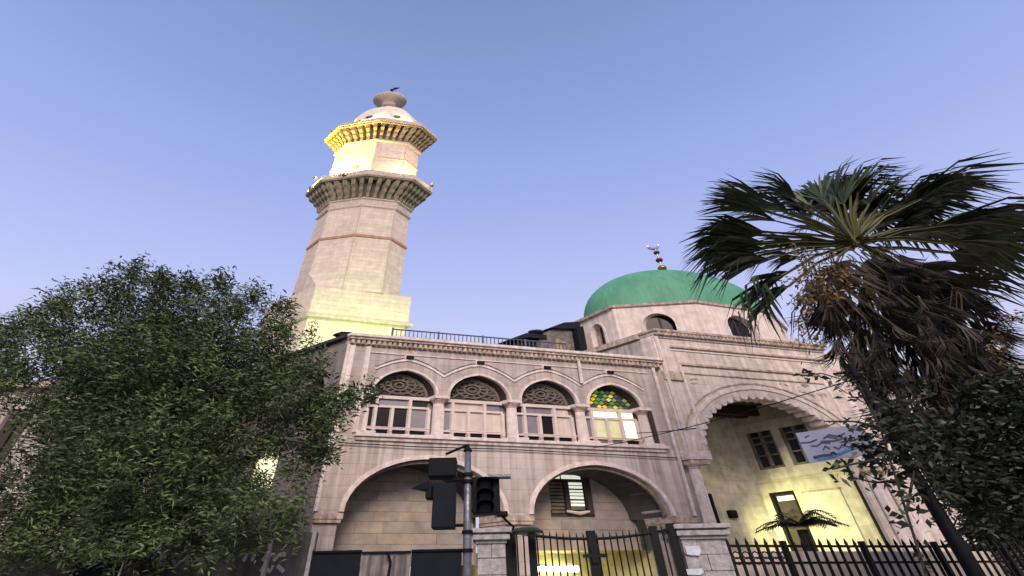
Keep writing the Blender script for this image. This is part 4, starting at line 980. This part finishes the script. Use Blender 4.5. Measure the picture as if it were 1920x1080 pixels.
# ================================================================== VEGETATION
def leaves_at(C, N, L, Wd, dir_bias=(0, 0, 0), spread=1.0):
    """N leaf quads (diamonds) for centres C (n,3)"""
    n = len(C)
    d = rng.normal(size=(n, 3)); d *= np.array([1, 1, .45]); d += np.array(dir_bias); d /= np.linalg.norm(d, axis=1)[:, None]
    s = np.cross(d, rng.normal(size=(n, 3))); s /= np.linalg.norm(s, axis=1)[:, None]
    ll = (L*rng.uniform(.6, 1.3, n))[:, None]; ww = (Wd*rng.uniform(.7, 1.3, n))[:, None]
    bend = np.zeros((n, 3)); bend[:, 2] = -.15*ll[:, 0]
    return np.stack([C, C+d*ll*.45+s*ww*.5, C+d*ll+bend, C+d*ll*.45-s*ww*.5], axis=1)
def crown_points(blobs, n, cl, cr_, holes=()):
    w = np.array([b[3]**2.2 for b in blobs]); w /= w.sum(); out_ = []
    k = n//cl
    idx = rng.choice(len(blobs), size=k, p=w)
    for i in idx:
        b = blobs[i]; d = rng.normal(size=3); d /= np.linalg.norm(d)
        r = b[3]*(1.04-abs(rng.normal(0, .24))); cpos = np.array(b[:3])+d*r*np.array([1.15, .9, .85])
        t = rng.normal(size=3); t += d*1.2+np.array([0, 0, .25]); t /= np.linalg.norm(t)
        along = rng.uniform(-1, 1, (cl, 1))*cr_*1.2
        out_.append(cpos+t*along+rng.normal(scale=cr_*.27, size=(cl, 3)))
    P = np.concatenate(out_)
    for h_, r in holes:
        P = P[np.linalg.norm(P-np.array(h_), axis=1) > r]
    return P
tr = thing('street_tree', (-6.8, 9.6, 0), 'large bushy dark green street tree filling the left side', 'tree')
mb = MB(); mb.tube([(-6.8, 9.6, 0), (-6.75, 9.6, 1.4), (-6.9, 9.5, 2.6)], [.30, .24, .20], 12); tk = build(mb, 'trunk', BARK, tr, smooth=True)
for (x, y, z) in ((-9.5, 9.2, 6.0), (-8.2, 9.8, 7.6), (-6.4, 9.0, 7.8), (-5.0, 9.6, 6.2), (-4.4, 9.2, 4.4), (-10.0, 9.4, 4.2), (-7.4, 8.6, 6.6)):
    mid = Vector((-6.9, 9.5, 2.6)).lerp(Vector((x, y, z)), .5)+Vector((0, 0, .35))
    mb = MB(); mb.tube([(-6.85, 9.55, 2.3), tuple(mid), (x, y, z)], [.13, .08, .025], 7); build(mb, 'limb', BARK, tr)
bl = []
for x, y, Y, r in ((80, 660, 9.2, .95), (150, 600, 9.6, 1.05), (255, 570, 9.2, 1.05), (360, 585, 9.6, 1.1), (455, 615, 9.3, 1.0), (530, 660, 9.5, .85), (20, 710, 9.4, .42), (130, 720, 9.0, 1.2),
                   (270, 700, 9.0, 1.4), (410, 710, 9.2, 1.35), (530, 745, 9.2, 1.0), (590, 775, 9.4, .65), (180, 830, 9.0, 1.2), (300, 850, 8.8, 1.35), (420, 830, 9.4, 1.1), (540, 820, 9.3, .72),
                   (60, 930, 9.2, .95), (160, 950, 9.0, 1.0), (280, 970, 9.0, .9), (380, 960, 8.9, 1.0), (480, 960, 9.1, .72), (540, 975, 9.2, .38), (420, 900, 9.2, .7), (560, 880, 9.4, .35), (10, 990, 9.2, .8), (100, 1000, 9.0, .7), (230, 1000, 9.0, .55), (250, 690, 10.2, 1.2), (370, 700, 10.4, 1.3), (180, 760, 10.2, 1.2), (460, 700, 10.2, 1.0), (330, 640, 10.0, 1.1), (300, 800, 10.2, 1.3)):
    p = at(x, y, Y); bl.append((p.x, p.y, p.z, r))
hp = [(np.array(at(500, 872, Y)), .18) for Y in (7.8, 8.2, 8.6, 9.0, 9.4, 9.8, 10.2)]+[(np.array(at(535, 855, Y)), .17) for Y in (8, 8.4, 8.8, 9.2, 9.6, 10)]
P = crown_points(bl, 135000, 44, .30, hp)
# wisps over the outline
quads('crown', leaves_at(P, len(P), .14, .033, (0, 0, .05)), LEAF, tr, kind='stuff')
wb = []
for x, y in ((160, 545), (250, 505), (300, 520), (420, 530), (470, 555), (530, 575), (60, 590), (20, 620), (100, 575), (600, 690), (655, 742), (690, 738), (630, 760), (10, 680), (0, 650), (360, 535), (600, 850), (610, 800)):
    p = at(x, y, 9.3); wb.append((p.x, p.y, p.z, .22))
P = crown_points(wb, 5000, 24, .28)
quads('outer_sprays', leaves_at(P, len(P), .18, .042, (.2, 0, .25)), LEAF, tr, kind='stuff')

# dark shrubby tree at the right edge
dt = thing('dark_tree', (9.6, 8.0, 0), 'dense dark broadleaf tree right below the palm skirt at the right edge', 'tree')
mb = MB(); mb.tube([(9.75, 8.0, 0), (9.7, 8.0, 2.0), (9.7, 8.0, 3.6)], [.22, .18, .08], 10); build(mb, 'trunk', BARK, dt, smooth=True)
bl = []
for x, y, r in ((1905, 785, .50), (1850, 815, .45), (1890, 880, .55), (1950, 830, .6), (1850, 765, .34), (1815, 865, .24), (1850, 925, .40), (1920, 940, .5), (1810, 735, .26), (1815, 930, .22), (1900, 730, .3), (1780, 890, .18)):
    p = at(x, y, 7.9); bl.append((p.x, p.y, p.z, r))
P = crown_points(bl, 11500, 30, .2)
quads('crown', leaves_at(P, len(P), .14, .05), LEAF2, dt, kind='stuff')
bl = []
for x, y, r in ((1850, 960, .8), (1920, 980, .8), (1900, 1050, .8), (1850, 1020, .6), (1800, 900, .5)):
    p = at(x, y, 13.1); bl.append((p.x, p.y, p.z, r))
P = crown_points(bl, 5000, 24, .28)
hg = quads('tall_shrub', leaves_at(P, len(P), .22, .075), LEAF2, None, kind='stuff')
hg['label'] = 'dark shrubbery behind the right end of the iron fence'; hg['category'] = 'shrub'
# leafy sapling in front of the porch
sp = thing('leafy_sapling', (7.3, 7.8, 0), 'thin sapling with scattered large dark leaves around the street pole', 'tree')
stems = [[(1740, 1090), (1690, 930), (1650, 800), (1610, 720), (1540, 700), (1500, 705)], [(1700, 960), (1720, 850), (1700, 760), (1660, 700)], [(1720, 880), (1800, 800), (1760, 760)], [(1650, 800), (1600, 790), (1545, 790)], [(1650, 860), (1600, 870), (1560, 880)], [(1690, 900), (1640, 905), (1600, 895)], [(1720, 850), (1680, 830), (1640, 830)], [(1700, 780), (1640, 745), (1590, 745)]]
LP = []
for k, st in enumerate(stems):
    Ys = 7.5+.15*(k % 3)
    W3 = [at(x, y, Ys+.05*i) for i, (x, y) in enumerate(st)]
    if k == 0: W3 = [Vector((7.2, 7.6, 0))]+W3
    mb = MB(); mb.tube(W3, [.022*(1-.6*i/len(W3)) for i in range(len(W3))], 5); build(mb, 'stem', BARK, sp)
    for a, b in zip(W3[1 if k == 0 else 0:], W3[2 if k == 0 else 1:]):
        nL = int((b-a).length/.045)
        for i in range(nL): LP.append(np.array(a.lerp(b, random.random()))+rng.normal(scale=.10, size=3)*np.array([1.3, .8, .7]))
LP = np.array(LP)
extra = []
for x, y, r, n_ in ((1700, 860, .28, 130), (1680, 800, .25, 90), (1740, 800, .28, 130), (1640, 850, .2, 50), (1760, 870, .3, 150), (1720, 730, .22, 70), (1670, 710, .14, 30), (1790, 820, .3, 130), (1620, 700, .12, 14), (1640, 840, .18, 60), (1600, 825, .12, 26), (1680, 760, .2, 60), (1720, 900, .22, 60), (1570, 880, .12, 12), (1640, 780, .16, 30), (1510, 702, .08, 8)):
    p = np.array(at(x, y, 7.8)); extra.append(p+rng.normal(scale=r*.8, size=(n_, 3)))
LP = np.concatenate([LP]+extra)
quads('leaves', leaves_at(LP, len(LP), .17, .075), LEAF2, sp, kind='stuff')

# ---- palm
PY = 8.9; K = PY/8.5
PC = Vector(at(1603, 455, PY))
pm = thing('fan_palm', (PC.x, PC.y, 0), 'tall fan palm with a thick skirt of dead fronds', 'palm tree')
mb = MB(); mb.tube([(PC.x, PC.y, z) for z in (0, 2, 5, 7.5, PC.z-.75)], [.46, .40, .35, .33, .20], 14); build(mb, 'trunk', BARK, pm, smooth=True)
def frond_mesh(seed, mt, petiole, fan, n=34, droop=.55, open_=78):
    r = random.Random(seed); V_ = []; F_ = []
    # petiole along +X, fan in the XY plane
    def strip(pts, ws, nrm):
        o = len(V_)
        for i, p in enumerate(pts):
            t = (pts[min(i+1, len(pts)-1)]-pts[max(i-1, 0)]).normalized(); s = t.cross(nrm).normalized()*ws[i]/2
            V_.append(tuple(p+s)); V_.append(tuple(p-s))
        for i in range(len(pts)-1): F_.append([o+2*i, o+2*i+1, o+2*i+3, o+2*i+2])
    n_pet = 0
    Z = Vector((0, 0, 1))
    pts = [Vector((0, 0, 0)), Vector((petiole*.5, 0, .06)), Vector((petiole, 0, 0))]
    strip(pts, [.07, .05, .04], Z); strip(pts, [.05, .04, .03], Vector((0, 1, 0)))
    n_pet = len(F_)
    for i in range(n):
        a = math.radians(-open_+2*open_*i/(n-1)+r.uniform(-3, 3)); L = fan*(.78+.22*math.cos(a*.8))*r.uniform(.88, 1.05)
        b0 = Vector((petiole, 0, 0)); d = Vector((math.cos(a), math.sin(a), r.uniform(-.10, .16)))
        p1 = b0+d*L*.35; p2 = b0+d*L*.68+Vector((0, 0, -droop*.12*L)); p3 = b0+d*L+Vector((0, 0, -droop*L*r.uniform(.35, .9)))
        strip([b0, p1, p2, p3], [.02, .055, .038, .004], Vector((.15*math.sin(a), 0, 1)) + Vector((0, r.uniform(-.5, .5), 0)))
    me = bpy.data.meshes.new('frond'); me.from_pydata(V_, [], F_); me.materials.append(mt); me.materials.append(PETI)
    for k in range(n_pet): me.polygons[k].material_index = 1
    me.update(); return me
gre = [frond_mesh(i, FROND, 1.3, .9, n=26, droop=.45, open_=34) for i in range(4)]
nar = [frond_mesh(60+i, FROND, 1.25, .95, n=26, droop=.55, open_=23) for i in range(4)]
grw = [frond_mesh(20+i, DEADF, .8, 1.15, n=22, droop=.9, open_=22) for i in range(4)]
tan = [frond_mesh(40+i, mat('browning_frond_%s' % 'ab'[i], (.085, .06, .03), rough=.7, var=.4, island=.5, bump=0), .9, 1.1, n=26, droop=.7, open_=50) for i in range(2)]
def put(me, loc, d, scale, roll, name='frond'):
    o = bpy.data.objects.new(name, me); COL.objects.link(o); o.parent = pm
    q_ = Vector(d).to_track_quat('X', 'Z'); 
    o.rotation_mode = 'QUATERNION'
    from mathutils import Quaternion
    o.rotation_quaternion = q_ @ Quaternion((1, 0, 0), roll)
    o.scale = (scale,)*3; o.location = Vector(loc)-Vector(pm.location); return o
rp2 = random.Random(11)
# live fronds towards where the photograph shows them and all round
targets = [(1325, 372, .2), (1345, 350, .7), (1285, 432, .0), (1310, 415, .6), (1290, 505, .1), (1330, 485, .6), (1300, 480, -.2), (1335, 520, .3), (1285, 455, .5), (1375, 585, -.3), (1395, 610, .0), (1410, 560, .2), (1400, 360, .6), (1430, 330, .2), (1470, 350, .8), (1510, 330, .3), (1545, 318, .8), (1590, 312, .3), (1620, 318, .9), (1650, 345, .4),
           (1690, 375, .2), (1730, 365, .8), (1770, 350, .4), (1825, 338, .3), (1800, 362, .9), (1850, 428, .5), (1915, 408, .2), (1940, 425, .6), (1925, 475, .0), (1960, 490, .4), (1420, 450, .9), (1400, 480, .5), (1570, 340, .5), (1530, 345, 1.3), (1600, 345, 1.5), (1670, 350, 1.0), (1560, 350, 1.2), (1700, 410, .9), (1640, 380, 1.3), (1480, 395, 1.2), (1760, 400, 1.1)]
for rep in range(2):
    for x, y, dy in targets:
        jx, jy = (0, 0) if rep == 0 else (rp2.uniform(-40, 40), rp2.uniform(0, 26))
        if rep and y > 480: continue
        e = at(x+jx, y+jy, PY+dy*K+(0, .9, 1.6)[rep]); d = e-PC; L = d.length*(1, .84, .7)[rep]; d = d.normalized()*L
        side = abs(x-1603) > 150
        put(rp2.choice(nar if side else gre), PC+d.normalized()*.12+Vector((0, 0, rp2.uniform(-.25, .15))), d+Vector((0, 0, .07*L)), L/2.2, rp2.uniform(-.25, .25))
# browning fronds hanging right
for x, y in ((1850, 590), (1890, 620), (1800, 560), (1760, 560), (1870, 560), (1700, 540), (1560, 540), (1520, 600)):
    e = at(x, y, PY-.2); d = e-PC; put(rp2.choice(tan), PC+d.normalized()*.1, d+Vector((0, 0, .3)), d.length/2.0, rp2.uniform(-.6, .6))
# skirt of dead fronds
for k in range(295):
    t = (k/295)**.9; z = PC.z-(.15+t*4.7)*K
    a = rp2.uniform(0, 2*math.pi)
    rad = (.62+.75*math.sin(math.pi*min(1, .12+t*.95)))*rp2.uniform(.15, 1)**.6
    rad *= K; loc = Vector((PC.x-.45+rad*1.2*math.cos(a), PC.y+rad*.5*math.sin(a), z))
    d = Vector((math.cos(a)*rp2.uniform(.1, .55), math.sin(a)*.3, -1))
    put(rp2.choice(grw), loc, d, K*rp2.uniform(.45, .8), rp2.uniform(-3, 3), 'dead_frond')
# blossom stalks
bp_ = []
for x, y, n_ in ((1500, 480, 5), (1520, 520, 6), (1560, 540, 7), (1510, 560, 5), (1590, 520, 5), (1540, 490, 5), (1870, 650, 3), (1880, 610, 2), (1490, 520, 3), (1495, 600, 2), (1515, 625, 2)):
    for _ in range(n_):
        p = np.array(at(x+rp2.uniform(-18, 18), y+rp2.uniform(-18, 18), PY-.9)); bp_.append(p+rng.normal(scale=.08, size=(30, 3)))
bp_ = np.concatenate(bp_); quads('blossom', leaves_at(bp_, len(bp_), .11, .042, (0, 0, -.6)), TANF, pm, kind='stuff')

# small palm in the forecourt
q = at(1500, 985, 12.2)
yp = thing('young_palm', (q.x, q.y, 0), 'small dark palm spreading in front of the lit porch door', 'palm tree')
mb = MB(); mb.tube([(q.x, q.y, 0), (q.x, q.y, q.z-.1)], [.16, .12], 10); build(mb, 'trunk', BARK, yp)
LFm = mat('young_palm_green', (.02, .032, .016), rough=.5, island=.4, bump=0)
for k in range(30):
    a = rp2.uniform(0, 2*math.pi); V_ = []; up = rp2.uniform(.05, .40); Lr = rp2.uniform(.7, 1.15)
    d = Vector((math.cos(a)*1.0, math.sin(a)*.7, 0)); pts = [q+d*Lr*t+Vector((0, 0, up*math.sin(t*2.4)-.10*t*t)) for t in np.linspace(0, 1, 9)]
    sidev = d.cross(Vector((0, 0, 1))).normalized(); mb = MB()
    for i in range(1, 9):
        for f_ in (0, .5):
            p_ = pts[i].lerp(pts[i-1], f_)
            for s in (-1, 1):
                tip = p_+sidev*s*.30*(1.1-i/11)+d*.12+Vector((0, 0, -.07)); mb.face([p_, p_+d*.05, tip])
    for i in range(8): mb.face([pts[i]+Vector((0, 0, .01)), pts[i+1]+Vector((0, 0, .01)), pts[i+1]-Vector((0, 0, .01)), pts[i]-Vector((0, 0, .01))])
    build(mb, 'frond', LFm, yp, nrm=False)
